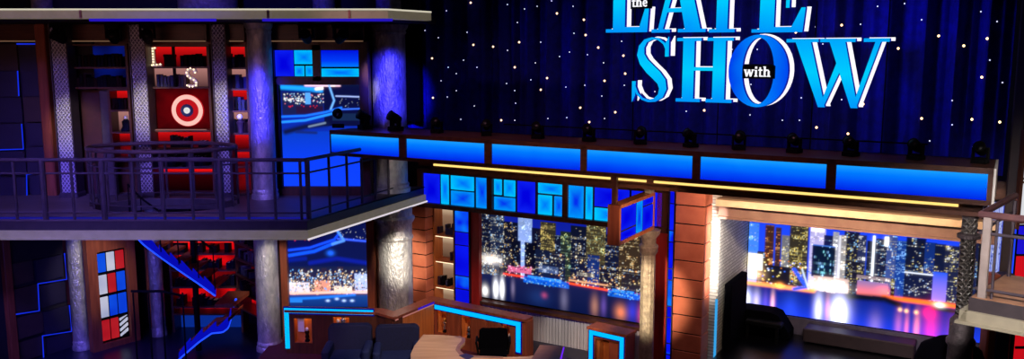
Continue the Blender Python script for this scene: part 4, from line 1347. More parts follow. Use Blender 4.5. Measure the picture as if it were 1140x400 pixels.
# narrow shelf unit under it
a2, c2 = xY(128.5, YB), xY(150, YB)
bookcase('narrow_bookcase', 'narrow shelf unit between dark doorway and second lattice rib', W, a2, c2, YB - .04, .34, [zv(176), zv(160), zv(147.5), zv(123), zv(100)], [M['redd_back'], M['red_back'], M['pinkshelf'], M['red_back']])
books(W, a2 + .04, c2 - .04, YB, zv(123) + .016, .2, .26, .2, M['bookd'], 'dark book on the top red shelf of the narrow unit', 'books on the narrow unit')
fg = thing('figurine', 'small pale seated figurine on the lit shelf of narrow unit', 'figurine', ((a2 + c2) / 2 + .05, YB + .1, zv(147.5) + .016))
MB().lathe(((a2 + c2) / 2 + .05, YB + .1, zv(147.5) + .016), [(.10, 0), (.11, .03), (.07, .1), (.08, .2), (.03, .25)], 12).build('body', M['bookd'][2], fg, True)
MB().ball(((a2 + c2) / 2 + .05, YB + .1, zv(147.5) + .29), .045).build('head', M['white'], fg, True)
# bay C: red bookcase
a, c = xY(171, YB), xY(238, YB)
zsC = [ZD + .04, zv(187), zv(165), zv(146), zv(97.5), zv(75), zv(51)]
bookcase('red_bookcase', 'red lit bookcase holding the round plaque and two marquee letters', W, a, c, YB, BD, zsC,
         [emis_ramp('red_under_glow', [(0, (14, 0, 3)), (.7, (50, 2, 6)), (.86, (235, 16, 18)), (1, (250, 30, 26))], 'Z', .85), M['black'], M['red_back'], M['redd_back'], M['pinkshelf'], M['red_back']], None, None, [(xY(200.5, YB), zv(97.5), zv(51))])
books(W, xY(207, YB), xY(234, YB), YB + .03, zv(75) + .016, .2, .27, .2, M['bookd'], 'dark book on top red shelf right of the mullion', 'books on the top red shelf', .06, .085)
books(W, xY(180, YB), xY(203, YB), YB + .03, zv(97.5) + .016, .2, .26, .2, M['book'], 'book on the pink lit shelf left of the mullion', 'books on the pink lit shelf, left half', .055, .08)
books(W, xY(204, YB), xY(213, YB), YB + .03, zv(97.5) + .016, .22, .26, .2, M['book'], 'book on the pink lit shelf between mullion and marquee letter S', 'books on the pink lit shelf, right half', .05, .06)
books(W, xY(191, YB), xY(213, YB), YB + .03, zv(165) + .016, .14, .24, .2, M['bookd'], 'dark book below the round plaque on the red shelf', 'books below the plaque', .06, .09, .1)
books(W, xY(222, YB), xY(232, YB), YB + .03, zv(165) + .016, .10, .16, .2, M['bookd'], 'short dark book at right end of the shelf below the plaque', 'short books below the plaque', .06, .09)
books(W, xY(180, YB), xY(230, YB), YB + .03, zv(187) + .016, .18, .27, .2, M['bookd'], 'dark book on the black shelf under the plaque, behind the oval rail', 'books behind the oval rail', .06, .09, .25)
bxo = thing('storage_box', 'square black box on the top red shelf beside marquee letter L', 'box', (xY(194, YB), YB + .12, zv(75) + .016))
MB().bbox(W, xY(189, YB), xY(199, YB), YB + .04, YB + .22, zv(75) + .016, zv(62), .01).build('box_body', M['bookd'][0], bxo)
MB().bbox(W, xY(188.6, YB), xY(199.4, YB), YB + .03, YB + .23, zv(63.5), zv(60.5), .01).build('box_lid', M['bookd'][1], bxo)
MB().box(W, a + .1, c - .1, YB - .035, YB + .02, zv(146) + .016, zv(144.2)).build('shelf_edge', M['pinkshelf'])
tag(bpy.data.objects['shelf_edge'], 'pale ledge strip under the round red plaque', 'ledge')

# marquee letters outlined in bulbs
def marquee(label, cells, u0, v0, v1):
    t = thing('marquee_letter', label, 'marquee letter', (xY(u0, YB), YB, zv(v1)))
    pts_ = [(xY(u, YB), zv(v)) for u, v in cells]
    MB().ribbon(Frame((0, YB - .03, 0), (1, 0, 0), (0, 1, 0)), pts_ if len(pts_) < 12 else pts_, .07, 0.02, .06).build('letter_body', M['white'], t)
    for x, z in pts_:
        MB().ball((x, YB - .03, z), .017, 6, 4).build('bulb', M['bulbm'], t)
    return t


tL = marquee('marquee letter L outlined with warm bulbs on the top red shelf', [(179, 54), (179, 57), (179, 60), (179, 63), (179, 66), (179, 69), (179, 72)], 179, 53, 74)
for u, v in ((176, 53.5), (181.5, 53.5), (177, 72.5), (182.5, 72), (186.5, 71.5)):
    MB().ball((xY(u, YB), YB - .03, zv(v)), .017, 6, 4).build('bulb', M['bulbm'], tL)
MB().box(W, xY(175.5, YB), xY(182.5, YB), YB - .01, YB + .03, zv(54.5), zv(52.5)).box(W, xY(176, YB), xY(187.5, YB), YB - .01, YB + .03, zv(74), zv(71)).build('letter_foot', M['white'], tL)
marquee('marquee letter S outlined with warm bulbs on the pink lit shelf', [(224, 81), (222.5, 77.5), (219, 76), (216, 77.5), (214.5, 81), (215.5, 84.5), (218.5, 87), (222, 89), (224.5, 92), (224, 95), (220.5, 96.5), (217, 96.5), (214.5, 95)], 219, 76, 97)

# round red and white plaque
px0, pz0 = px(208.5, 123, YB)
pq = thing('round_plaque', 'round red plaque with pale ring and blue centre on the bookcase shelf', 'plaque', (px0, YB, zv(146)))
fr0 = Frame((px0, YB - .02, pz0), (1, 0, 0), (0, 1, 0))
circ = lambda r, n=40: [(r * math.cos(2 * PI * i / n), r * math.sin(2 * PI * i / n)) for i in range(n)]
R0 = 17.4 / F * YB
sh_red = emis('plaque_red', (206, 22, 34), .8); sh_pale = emis('plaque_pale', (255, 196, 184), 1.0); sh_blue = surf('plaque_blue', (36, 60, 84), (46, 72, 96), .4)
MB().ring_prism(fr0, circ(R0), circ(R0 * .72), .02, .06).build('pale_ring', sh_pale, pq)
MB().prism(fr0, circ(R0 * .72), .01, .06).build('red_field', sh_red, pq)
MB().prism(fr0, circ(R0 * .40), .0, .03).build('blue_centre', sh_blue, pq)
MB().prism(fr0, circ(R0 * .2), -.012, .03).build('white_boss', emis('plaque_white', (235, 235, 235), .9), pq)
MB().ring_prism(fr0, circ(R0 * 1.03), circ(R0), .015, .06).build('rim', sh_red, pq)

# bay D: narrow red bookcase behind the blue column
a, c = xY(256, YB), xY(280, YB)
bookcase('red_bookcase', 'slim red lit bookcase beside the blue hammered column', W, a, c, YB, BD, [ZD + .04, zv(186), zv(168), zv(149), zv(124), zv(99.5), zv(76), zv(51)], [M['redd_back'], M['red_back'], M['red_back'], M['pinkshelf'], M['red_back'], M['pinkshelf'], M['red_back']])
for v, lab in ((76, 'top'), (99.5, 'second'), (124, 'third'), (149, 'fourth')):
    books(W, a + .04, c, YB + .03, zv(v) + .016, .2, .28, .2, M['bookd'] + M['book'][:1], 'book on the %s shelf of the slim red bookcase by the blue column' % lab, 'books on the %s slim shelf' % lab, .06, .09)
candle = thing('candlestick', 'thin brass candlestick on the third slim red shelf', 'candlestick', (xY(259.5, YB), YB - .01, zv(124) + .016))
MB().lathe((xY(259.5, YB), YB - .01, zv(124) + .016), [(.035, 0), (.03, .015), (.01, .03), (.012, .16), (.02, .18), (.02, .2)], 10).build('stick', M['gold'], candle, True)
MB().lathe((xY(259.5, YB), YB - .01, zv(124) + .216), [(.012, 0), (.012, .1), (.004, .12)], 8).build('candle', M['bulbm'], candle, True)
cg = thing('figurine', 'small white headed figurine on the fourth slim red shelf', 'figurine', (xY(270.5, YB), YB - .02, zv(149) + .016))
q = Vector((xY(270.5, YB), YB - .01, zv(149) + .016))
MB().lathe(q, [(.06, 0), (.05, .05), (.06, .16), (.08, .22), (.03, .28)], 10).build('body', M['book'][1], cg, True)
MB().ball(q + Vector((0, -.01, .33)), .06).build('head', M['white'], cg, True)

# smooth hammered columns of the gallery
def column(label, u, v, Y, w, z0, z1, mat, base=True, group=None):
    x = xY(u, Y, v); r = w / 2 / F * Y
    t = thing('hammered_column', label, 'column', (x, Y, z0), group, 'thing')
    n = 14
    prof = [(r * (1 + .004 * (i % 2)), z0 + .18 + (z1 - z0 - .36) * i / n) for i in range(n + 1)]
    MB().lathe((x, Y, 0), prof, 28).build('shaft', mat, t, True)
    MB().lathe((x, Y, 0), [(r * 1.15, z0), (r * 1.15, z0 + .08), (r * 1.05, z0 + .11), (r * 1.1, z0 + .16), (r * 1.0, z0 + .2)], 28).build('base_ring', mat, t, True)
    MB().lathe((x, Y, 0), [(r, z1 - .2), (r * 1.08, z1 - .16), (r * 1.02, z1 - .12), (r * 1.16, z1 - .06), (r * 1.2, z1)], 28).build('capital', mat, t, True)
    return t


column('blue lit hammered column between red bookcase and blue windows', 291.5, 120, YB - .34, 26, ZD, zb_, M['silver'])
column('big hammered column on the gallery, blue with a bright left edge', 434, 120, 18.05, 37, ZD, zb_, M['silver'])

# wall of blue windows and the tall gallery screen
wf = thing('window_wall', 'dark wood frame around the blue windows and tall gallery screen', 'wall frame', (xY(358, YB), YB, ZD), kind='structure')
b = MB()
fx_ = lambda u: xY(u, YB)
b.box(W, fx_(304), fx_(310.5), YB - .05, YB + .3, ZD, FZ0).box(W, fx_(403), fx_(413), YB - .05, YB + .3, ZD, FZ0).box(W, fx_(310), fx_(404), YB, YB + .3, zv(94.5), zv(85.5)).box(W, fx_(352), fx_(361), YB, YB + .3, zv(90), zv(50))
b.box(W, fx_(310), fx_(404), YB, YB + .3, zv(56), FZ0).box(W, fx_(310), fx_(404), YB, YB + .3, ZD, zv(208)).build('frame', M['brown'], wf)
MB().box(W, fx_(309.5), fx_(314.5), YB - .02, YB + .2, zv(210), zv(94)).build('inner_jamb', M['black'], wf)
gw = [('window_1', 'left blue glass window over the tall gallery screen', 310.5, 352.5, [(310.5, 330, 56, 85, g_deep), (331.5, 352.5, 56, 71.5, g_cyan), (331.5, 341.5, 73.5, 85, g_cyan), (343.5, 352.5, 73.5, 85, g_cyan)]),
      ('window_2', 'right blue glass window over the tall gallery screen', 360.5, 402, [(360.5, 402, 56, 74.5, emis_ramp('dusk_blue', [(0, (0, 120, 255)), (.35, (0, 60, 250)), (1, (0, 14, 220))], 'Z')), (360.5, 402, 76.5, 85.5, g_cyan)])]
for nm, lab, u0, u1, pns in gw:
    t = thing(nm, lab, 'window', (fx_((u0 + u1) / 2), YB, zv(85)), kind='structure')
    MB().box(W, fx_(u0), fx_(u1), YB + .12, YB + .14, zv(85.5), zv(56)).build('lead_backing', M['black'], t)
    for ua, ub, va, vb, gmat in pns:
        MB().box(W, fx_(ua), fx_(ub), YB + .07, YB + .12, zv(vb), zv(va)).build('glass_pane', gmat, t)

SYY = YB + .1
ps = Pic(W, SYY, fx_(314), fx_(404), zv(208.5), zv(94), 150, 190)
ps.grad(300, 90, 420, 215, (10, 24, 90), (14, 60, 235))
ps.grad(300, 146, 420, 215, (10, 60, 190), (14, 64, 245))
ps.rect(314, 94, 404, 100, (10, 20, 60)); ps.line([(314, 97), (346, 99), (357, 101)], (30, 170, 255), 5); ps.line([(340, 95), (378, 96)], (240, 200, 220), 2.5, 1.1); ps.line([(352, 99), (372, 97)], (255, 240, 235), 3, 1.2)
ps.rect(314, 103, 360, 128, (24, 30, 80)); ps.sparkle(314, 104, 362, 116, [(255, 255, 255), (160, 210, 255), (230, 120, 150)], 80, 1.1, 2)
ps.sparkle(316, 109, 336, 113, [(255, 255, 255)], 30, 1.2, 2); ps.rect(340, 103, 346, 116, (90, 170, 240)); ps.rect(330, 118, 360, 126, (40, 20, 60)); ps.sparkle(318, 117, 358, 120, [(240, 40, 60)], 10, 1.0, 2)
ps.rect(360, 96, 403, 140, (10, 14, 60)); ps.line([(374, 107), (403, 108)], (180, 200, 255), 1.3); ps.line([(376, 122), (403, 121)], (60, 120, 255), 1.5)
ps.sparkle(376, 109, 403, 120, [(160, 190, 255), (255, 255, 255)], 20, 1.0); ps.line([(366, 94), (372, 112), (368, 122), (378, 126)], (120, 190, 255), 2)
ps.line([(314, 130), (340, 129), (362, 125), (380, 120)], (30, 120, 255), 2.2, 1.1); ps.line([(314, 136), (340, 134), (372, 126)], (40, 150, 255), 2.4, 1.1)
ps.line([(318, 147), (340, 141), (364, 138)], (14, 24, 70), 6); ps.line([(344, 141), (362, 137)], (120, 140, 170), 2); ps.line([(330, 147), (352, 148)], (20, 40, 120), 3)
ps.rect(370, 126, 403, 134, (20, 40, 80))
ps.finish(.35)
gs_ = thing('gallery_screen', 'tall gallery screen with a blue curving interior and plain blue lower half', 'screen', (fx_(359), SYY, zv(208)), kind='thing')
ps.build('screen_picture', gs_)
MB().box(W, fx_(313), fx_(405), SYY + .02, SYY + .08, zv(209), zv(93)).build('screen_housing', M['black'], gs_)
# ------------------------------------------------------------------ under the gallery
YL = 17.75
struct(MB().box(W, -14.5, xY(300, 19), 19.0, 19.2, 0, 2.9).box(W, xY(300, YL), xY(414, YL), YL + .35, YL + .5, 0, 2.9).build('wall_lower', M['darkwall']), 'dark wall under the left gallery', 'wall')
# angled zigzag panel
A0, A1 = atY(10, 300, 16.35), atY(75, 300, 17.45)
FA = frame_between(A0, A1)
zl = thing('zigzag_panel', 'dark lower wall panel with stepped blue light lines at far left', 'wall panel', FA.p(FA.len / 2, 0, 0), kind='thing')
MB().box(FA, -.6, FA.len, .06, .2, 0, 2.9).build('panel_back', M['darkwall'], zl)
hp = lambda u, v: FA.hit(u, v, 0)
for i, (ua, va, ub, vb) in enumerate([(12, 292, 40, 316), (42, 286, 72, 311), (10, 320, 42, 348), (43, 316, 74, 340), (10, 352, 45, 376), (46, 344, 77, 370), (10, 380, 47, 402), (48, 374, 78, 398)]):
    um = (ua + ub) / 2
    xa_, xb_ = hp(ua, 330)[0], hp(ub, 330)[0]
    za, zb2 = hp(um, va)[1], hp(um, vb)[1]
    MB().box(FA, xa_, xb_, -.02 if i % 3 else .02, .06, max(zb2, 0.01), min(za, 2.85)).build('panel_tile', M['panel'] if i % 2 else M['panel2'], zl)
for l in ([(70.5, 282), (73, 311), (41, 316), (42.5, 346), (10, 351)], [(76, 340), (78.5, 369), (46, 374), (47.5, 401)]):
    MB().tube([FA.p(hp(u, v)[0], -.035, hp(u, v)[1]) for u, v in l], .013, 6).build('light_line', M['led_dimblue'], zl)
tag(MB().bbox(FA, -.12, .03, -.06, .1, 0, 2.9, .01).build('wood_post', M['redwood']), 'brown wood post at the left of the lower zigzag panel', 'post', kind='thing')
tag(MB().bbox(FA, FA.len - .02, FA.len + .14, -.06, .1, 0, 2.9, .01).build('wood_post', M['redwood']), 'brown wood post between lower zigzag panel and silver column', 'post', kind='thing')

column('silver column under the gallery between zigzag panel and coloured door', 88, 330, 17.35, 19, 0, 2.9, M['silver'], group='columns under the gallery')
column('silver column under the gallery behind the spiral stair', 175, 330, 18.2, 15, 0, 2.9, M['silver'], group='columns under the gallery')
column('silver column under the gallery left of the city screen', 298, 330, 17.3, 26, 0, 2.9, M['silver'], group='columns under the gallery')

# big bright column under the gallery
x = xY(440, 17.9, 300)
bc = thing('embossed_column', 'big bright silver embossed column behind the low wall corner', 'column', (x, 17.9, 0), kind='thing')
r = 40 / 2 / F * 17.9
MB().lathe((x, 17.9, 0), [(r * 1.1, 0), (r * 1.1, .2), (r, .25)] + [(r, .25 + 2.0 * i / 10) for i in range(11)], 40, 16, .05).build('shaft', M['silver'], bc, True)
MB().lathe((x, 17.9, 0), [(r * 1.0, 2.22), (r * 1.06, 2.25), (r * 1.06, 2.29), (r * 1.0, 2.32), (r * 1.0, 2.56), (r * 1.08, 2.6), (r * 1.16, 2.66), (r * 1.16, 2.70), (r * 1.02, 2.74), (r * 1.02, 2.9)], 40).build('capital', M['silver'], bc, True)

# coloured glass door
D0, D1 = atY(105, 330, 17.2), atY(147, 330, 17.85)
FD = frame_between(D0, D1)
dd = thing('door_2', 'brown framed door of red white and blue glass squares', 'door', FD.p(FD.len / 2, 0, 0), kind='structure')
h2 = lambda u, v: FD.hit(u, v, 0)
xs3 = [h2(u, 330)[0] for u in (110.5, 121, 131, 141.5)]
zs4 = [FD.hit(126, v, 0)[1] for v in (278.5, 302.5, 327, 353, 379)]
MB().box(FD, -.12, xs3[0] - .02, -.06, .1, 0, 2.9).box(FD, xs3[-1] + .02, FD.len + .1, -.06, .1, 0, 2.9).box(FD, -.1, FD.len + .1, -.05, .1, zs4[0] + .02, 2.9).box(FD, -.1, FD.len + .1, -.05, .1, 0, zs4[-1] - .02).build('door_frame', M['redwood'], dd)
MB().box(FD, xs3[0] - .04, xs3[-1] + .04, .03, .08, zs4[-1] - .04, zs4[0] + .04).build('lead_backing', M['black'], dd)
gB, gWt, gR = emis_glow('door_glass_blue', (10, 60, 225), (20, 90, 245), .3, .7, 2, .85), emis_glow('door_glass_white', (170, 176, 214), (214, 214, 232), .3, .7, 2, .85), emis_glow('door_glass_red', (170, 16, 34), (206, 40, 48), .3, .7, 2, .85)
grid = [(gB, gWt, gR), (gWt, gR, gB), (gWt, gB, gB), (gR, gR, None)]
for r_ in range(4):
    for c_ in range(3):
        a, c, z0, z1 = xs3[c_] + .018, xs3[c_ + 1] - .018, zs4[r_ + 1] + .034, zs4[r_] - .034
        if grid[r_][c_] is not None:
            MB().box(FD, a, c, .0, .03, z0, z1).build('glass_pane', grid[r_][c_], dd)
        else:
            b = MB()
            for k in range(4):
                t0 = k * .27
                b.prism(FD, [(a, z0 + (z1 - z0) * max(0, t0 - .02)), (a, z0 + (z1 - z0) * min(1, t0 + .10)), (c, z0 + (z1 - z0) * min(1, t0 + .34)), (c, z0 + (z1 - z0) * min(1, t0 + .2))], .0, .03)
            b.build('striped_pane', gWt, dd)

# red lit shelves behind the stair
YS = 18.4
za_ = lambda v: zY(v, YS)
a, c = xY(184, YS), xY(262, YS)
vs_ = [372, 350, 342, 320, 301, 283, 268]
bcw = bookcase('red_bookcase', 'wide red lit bookcase under the gallery behind spiral stair', W, a, c, YS, .4, [za_(v) for v in vs_], [emis('low_blue_glass', (10, 46, 150), .8), M['red_low'], M['red_low'], M['redd_back'], M['red_low'], M['red_low']])
for v0, lab in ((342, 'lower'), (320, 'third'), (301, 'second'), (283, 'top')):
    books(W, a + .06, c - .06, YS + .05, za_(v0) + .016, .12, .24, .2, M['bookd'], 'dark book on the %s shelf of red bookcase behind the stair' % lab, 'books on the %s shelf behind the stair' % lab, .07, .12, .14)
MB().box(W, a + .1, c - .1, YS - .02, YS + .01, za_(270), za_(269)).build('top_light', M['led_red'], bcw)
S0, S1 = atY(263, 310, 18.35), atY(286, 310, 17.55)
FS = frame_between(S0, S1)
bca = bookcase('red_bookcase', 'angled red lit bookcase between spiral stair and silver column', FS, 0, FS.len, 0, .35, [.62, .98, 1.34, 1.7, 2.06, 2.42], [M['red_low'], M['red_low'], M['redd_back'], M['red_low'], M['red_low']])
MB().tube([FS.p(0.05, -.02, 2.42), FS.p(FS.len - .05, -.02, 2.42)], .014, 6).build('top_light', M['led_red'], bca)
for i, z in enumerate((.98, 1.34, 1.7, 2.06)):
    lab = ('bottom', 'lower middle', 'upper middle', 'top')[i]
    books(FS, .1, FS.len - .1, .03, z + .016, .12, .24, .2, M['bookd'] + M['book'][2:3], 'book on the %s shelf of the angled red bookcase' % lab, 'books on the %s angled shelf' % lab, .07, .11, .2)

# ------------------------------------------------------------------ spiral stair
st = thing('spiral_stair', 'curving stair with bright blue lit edges under the gallery', 'stair', (HX, HY + .4, 0))
up = [atY(u, v, Y) for u, v, Y in ((146, 256, 16.9), (160, 271, 16.75), (180, 286, 16.65), (200, 300, 16.6), (222, 315, 16.6), (240, 328, 16.65))]
lo = [atY(u, v, Y) for u, v, Y in ((257, 354, 16.75), (254, 364, 16.5), (248, 368.5, 16.35), (236, 369.5, 16.25), (222, 379, 16.15), (208, 391, 16.05), (199, 399, 15.95))]


def flight(path, steps, depth):
    L = [0]
    for a_, b_ in zip(path, path[1:]): L.append(L[-1] + (b_ - a_).length)
    def at(t):
        d = t * L[-1]
        for i in range(len(path) - 1):
            if d <= L[i + 1] or i == len(path) - 2:
                return path[i].lerp(path[i + 1], (d - L[i]) / (L[i + 1] - L[i]))
    for k in range(steps):
        p0, p1 = at(k / steps), at((k + 1) / steps)
        zt_ = max(min(p0.z, p1.z) + .16, .05)
        MB().slab([(p0.x, p0.y + .03), (p1.x, p1.y + .03), (p1.x, p1.y + depth), (p0.x, p0.y + depth)], zt_ - .05, zt_).build('step', M['redwood'], st)
        lt0, lt1 = (p0, p1) if p0.z > p1.z else (p1, p0)
        MB().add([lt0 + Vector((0, .01, .05)), lt1 + Vector((0, .01, .05)), lt1 + Vector((0, .01, .05 + (lt0.z - lt1.z) * .35)), lt0 + Vector((0, .01, .20)), lt0 + Vector((0, .04, .05)), lt1 + Vector((0, .04, .05)), lt1 + Vector((0, .04, .05 + (lt0.z - lt1.z) * .35)), lt0 + Vector((0, .04, .20))], [(0, 1, 2, 3), (4, 7, 6, 5), (0, 4, 5, 1), (1, 5, 6, 2), (2, 6, 7, 3), (3, 7, 4, 0)]).build('lit_riser', bpy.data.materials['stringer_blue'] if 'stringer_blue' in bpy.data.materials else emis('stringer_blue', (8, 14, 200), .75), st)
    b = MB()
    n = 24
    f, bk2 = [], []
    for i in range(n + 1):
        q = at(i / n)
        f.append(q)
    vs, fs = [], []
    for q in f:
        for dy, dz in ((0, -.02), (0, .09), (.03, .09), (.03, -.02)):
            vs.append(q + Vector((0, dy, dz)))
    for i in range(n):
        for k in range(4):
            l = (k + 1) % 4
            fs.append((i * 4 + k, i * 4 + l, i * 4 + 4 + l, i * 4 + 4 + k))
    fs += [(0, 1, 2, 3), (n * 4 + 3, n * 4 + 2, n * 4 + 1, n * 4)]
    b.add(vs, fs).build('lit_stringer', emis('stringer_blue', (8, 14, 200), .75) if 'stringer_blue' not in bpy.data.materials else bpy.data.materials['stringer_blue'], st)
    MB().tube([q + Vector((0, -.012, -.03)) for q in f], .017, 6).build('edge_light', emis('stair_line', (30, 70, 255), 1.5) if 'stair_line' not in bpy.data.materials else bpy.data.materials['stair_line'], st)


flight(up, 8, .85)
flight(lo, 5, .8)
MB().tube([atY(263, 333, 17.0), atY(260.5, 337, 17.0), atY(259.5, 342, 16.95)], .022, 6).build('edge_light', bpy.data.materials['stair_line'], st)
q0, q1_ = up[-1], lo[0]
MB().slab([(q0.x - .05, 16.7), (q1_.x + .05, 16.8), (q1_.x + .1, 17.7), (q0.x - .1, 17.7)], 1.06, 1.14).build('landing', M['redwood'], st)
MB().tube([(HX + .15, 17.25, 0), (HX + .15, 17.25, 3.0)], .06, 12).build('centre_pole', M['fixture'], st, True)
MB().tube([q + Vector((0, -.02, .92)) for q in up], .022, 6).build('handrail', M['fixture'], st, True)
for k in (0, 1, 2, 3, 4, 5):
    MB().tube([up[k] + Vector((0, -.02, .1)), up[k] + Vector((0, -.02, .92))], .012, 6).build('baluster', M['fixture'], st)
lrail = thing('stair_landing_rail', 'low dark rail in front of the spiral stair', 'railing', (xY(190, 15.9), 15.9, 0))
ya = 15.7
MB().tube([atY(146, 324.5, ya), atY(180, 324.5, ya), atY(205, 330, ya + .3)], .025, 6).build('top_rail', M['fixture'], lrail, True)
for u in (148, 165, 180, 203):
    qq = atY(u, 326, ya + (.3 if u == 203 else 0))
    MB().tube([(qq.x, qq.y, 0), qq], .016, 6).build('post', M['fixture'], lrail)
wp = atY(142, 330, 17.0)
tag(MB().bbox(W, xY(146, 18), xY(160, 18), 18.4, 18.6, 0, 2.9, .02).build('wood_post', M['redwood']), 'brown wood post behind the spiral stair beside coloured door', 'post', kind='thing')

# ------------------------------------------------------------------ lower city screen
yy = YL
fl = lambda u: xY(u, yy, 300)
zz_ = lambda v: zY(v, yy)
lp = Pic(W, yy, fl(321.5), fl(409.5), zz_(342), 2.9, 150, 165)
lp.grad(300, 230, 430, 350, (10, 16, 70), (14, 26, 90))
lp.rect(318, 236, 362, 274, (10, 14, 80)); lp.sparkle(322, 262, 345, 268, [(230, 40, 60), (200, 60, 120)], 16, 1, 2)
lp.line([(320, 279), (345, 276), (372, 267), (376, 262)], (24, 80, 255), 2.2, 1.1); lp.line([(320, 285), (350, 280), (374, 270)], (20, 90, 255), 3.0, 1.1); lp.line([(320, 290), (340, 288)], (10, 30, 150), 4)
lp.line([(376, 266), (410, 269)], (60, 100, 255), 1.8, 1.1); lp.line([(376, 258), (383, 268), (370, 272)], (90, 160, 255), 2.5); lp.sparkle(378, 255, 408, 266, [(200, 210, 255), (255, 255, 255)], 24, 1.1)
lp.blob(368, 282, 4, 3, (30, 110, 255), 1.0); lp.line([(345, 293), (375, 288), (408, 293)], (14, 30, 160), 4)
lp.grad(320, 296, 411, 330, (20, 30, 74), (60, 50, 80))
for u in range(322, 410, 6):
    lp.tower(u, 297 + RNG.integers(0, 12), u + 5 + RNG.integers(0, 3), 326, (30 + int(RNG.integers(0, 30)), 40, 74), [(255, 240, 200), (170, 200, 255), (255, 255, 255)], .55, 1, 1, 1.2)
lp.rect(322, 314, 345, 327, (225, 215, 225)); lp.rect(350, 312, 368, 326, (220, 160, 140)); lp.rect(372, 318, 392, 327, (240, 220, 210)); lp.rect(395, 304, 409, 327, (190, 200, 240))
lp.sparkle(322, 300, 410, 328, [(255, 255, 255), (255, 210, 150), (120, 190, 255), (30, 30, 60)], 420, 1.2, 2)
lp.line([(320, 327), (410, 325)], (255, 200, 190), 2.5, 1.1)
for u in range(318, 414, 3):
    lp.grad(u, 328, u + 3.8, 350, (24, 70, 150), (14, 44, 120))
lp.line([(322, 333), (350, 332), (395, 328.5)], (30, 130, 240), 2.4); lp.rect(322, 333, 337, 337, (40, 130, 220))
for u in (365, 375, 383, 392):
    lp.blob(u, 333 + (u % 3), 2, 1.2, (200, 225, 255), 1.1)
lp.finish(.4)
ls = thing('city_screen', 'screen under the gallery with night city and blue swooshes', 'screen', (fl(365), yy, .8), kind='thing')
lp.build('screen_picture', ls)
MB().box(W, fl(320), fl(411), yy + .02, yy + .1, .8, 2.9).build('screen_housing', M['black'], ls)
for ua, ub in ((314, 321.5), (409.5, 418)):
    MB().box(W, fl(ua), fl(ub), yy - .12, yy + .1, 0, 2.9).build('side_post', M['redwood'], ls)

# ------------------------------------------------------------------ desk platform
RZ = .16
ds = MB().slab([(-5.0, 12.8), (.9, 12.8), (.75, 16.1), (-1.6, 17.6), (-5.0, 17.6)], 0.0, RZ).build('floor_riser', M['carpet'])
struct(ds, 'dark red carpeted platform carrying the desk and armchairs', 'floor')
TZ = 1.06
P0, P1, P2, P3, P4 = (atZ(u, v, TZ) for u, v in ((317, 345), (419, 347.5), (439, 353), (483, 335), (585.5, 355.9)))


def low_wall(name, label, pts, depth=.3):
    t = thing(name, label, 'low wall', (pts[0].x, pts[0].y, RZ), kind='thing')
    fr = frame_between(pts[0], pts[1])
    return t, fr


def miter(pl, d):
    out = []
    for i, q in enumerate(pl):
        ns_ = []
        for a_, b_ in ((i - 1, i), (i, i + 1)):
            if 0 <= a_ and b_ < len(pl):
                e_ = (pl[b_] - pl[a_]); e_.z = 0; e_.normalize()
                n_ = Vector((-e_.y, e_.x, 0))
                ns_.append(n_ if n_.y > 0 else -n_)
        m_ = sum(ns_, Vector()).normalized()
        out.append(q + m_ * (d / max(m_.dot(ns_[0]), .4)))
    return out


WPL = [P0, P1, P2, P3, P4]
WF, WBK = miter(WPL, -.03), miter(WPL, .25)


def wall_top(t, i):
    qs = [WF[i], WF[i + 1], WBK[i + 1], WBK[i]]
    MB().slab([(q.x, q.y) for q in qs], TZ - .05, TZ).build('top_slab', M['redwood'], t)


# left low wall with its cyan line
w1, f1 = low_wall('desk_wall', 'dark wood low wall with blue light line under the city screen', (P0, P1))
L = f1.len
wall_top(w1, 0)
hx = lambda u, v=365: f1.hit(u, v, 0)[0]
hz = lambda v, u=365: f1.hit(u, v, 0)[1]


def niche_front(fr, t, L, niches, z0, z1, mat, back):
    """front board with openings (x0, x1, z0, z1), each opening a lit recess"""
    xs_ = sorted(niches)
    x = 0.0
    b = MB()
    for (a, c, za2, zc2) in xs_:
        b.box(fr, x, a, 0, .04, z0, z1)
        b.box(fr, a, c, 0, .04, zc2, z1).box(fr, a, c, 0, .04, z0, za2)
        x = c
    b.box(fr, x, L, 0, .04, z0, z1)
    b.box(fr, 0, L, .2, .23, z0, z1)
    b.build('front_board', mat, t)
    for (a, c, za2, zc2) in xs_:
        n_ = MB().box(fr, a - .015, a, .02, .19, za2, zc2).box(fr, c, c + .015, .02, .19, za2, zc2).box(fr, a, c, .02, .19, za2 - .015, za2).box(fr, a, c, .02, .19, zc2, zc2 + .015).box(fr, a, c, .175, .19, za2, zc2)
        o = n_.build('niche', back, t)
        MB().box(fr, a + .02, c - .02, .1, .14, zc2 - .02, zc2).build('niche_light', M['nlight'], o)


niche_front(f1, w1, L, [(hx(327), hx(347), hz(382.5, 337), hz(355, 337)), (hx(371), hx(389), hz(382.5, 380), hz(353.5, 380))], RZ, TZ - .05, M['brown'], M['orange'])
za, zb2 = hz(344.2), hz(349.3)
MB().box(f1, hx(317.3), hx(416), -.02, 0, zb2, za).box(f1, hx(317.3), hx(322), -.02, 0, hz(388, 320), za).build('light_line', M['led_cyan'], w1)
MB().box(f1, hx(316.3), hx(417), -.01, .0, zb2 - .03, za + .03).build('light_trim', emis('trim_violet', (20, 10, 130), .8), w1)

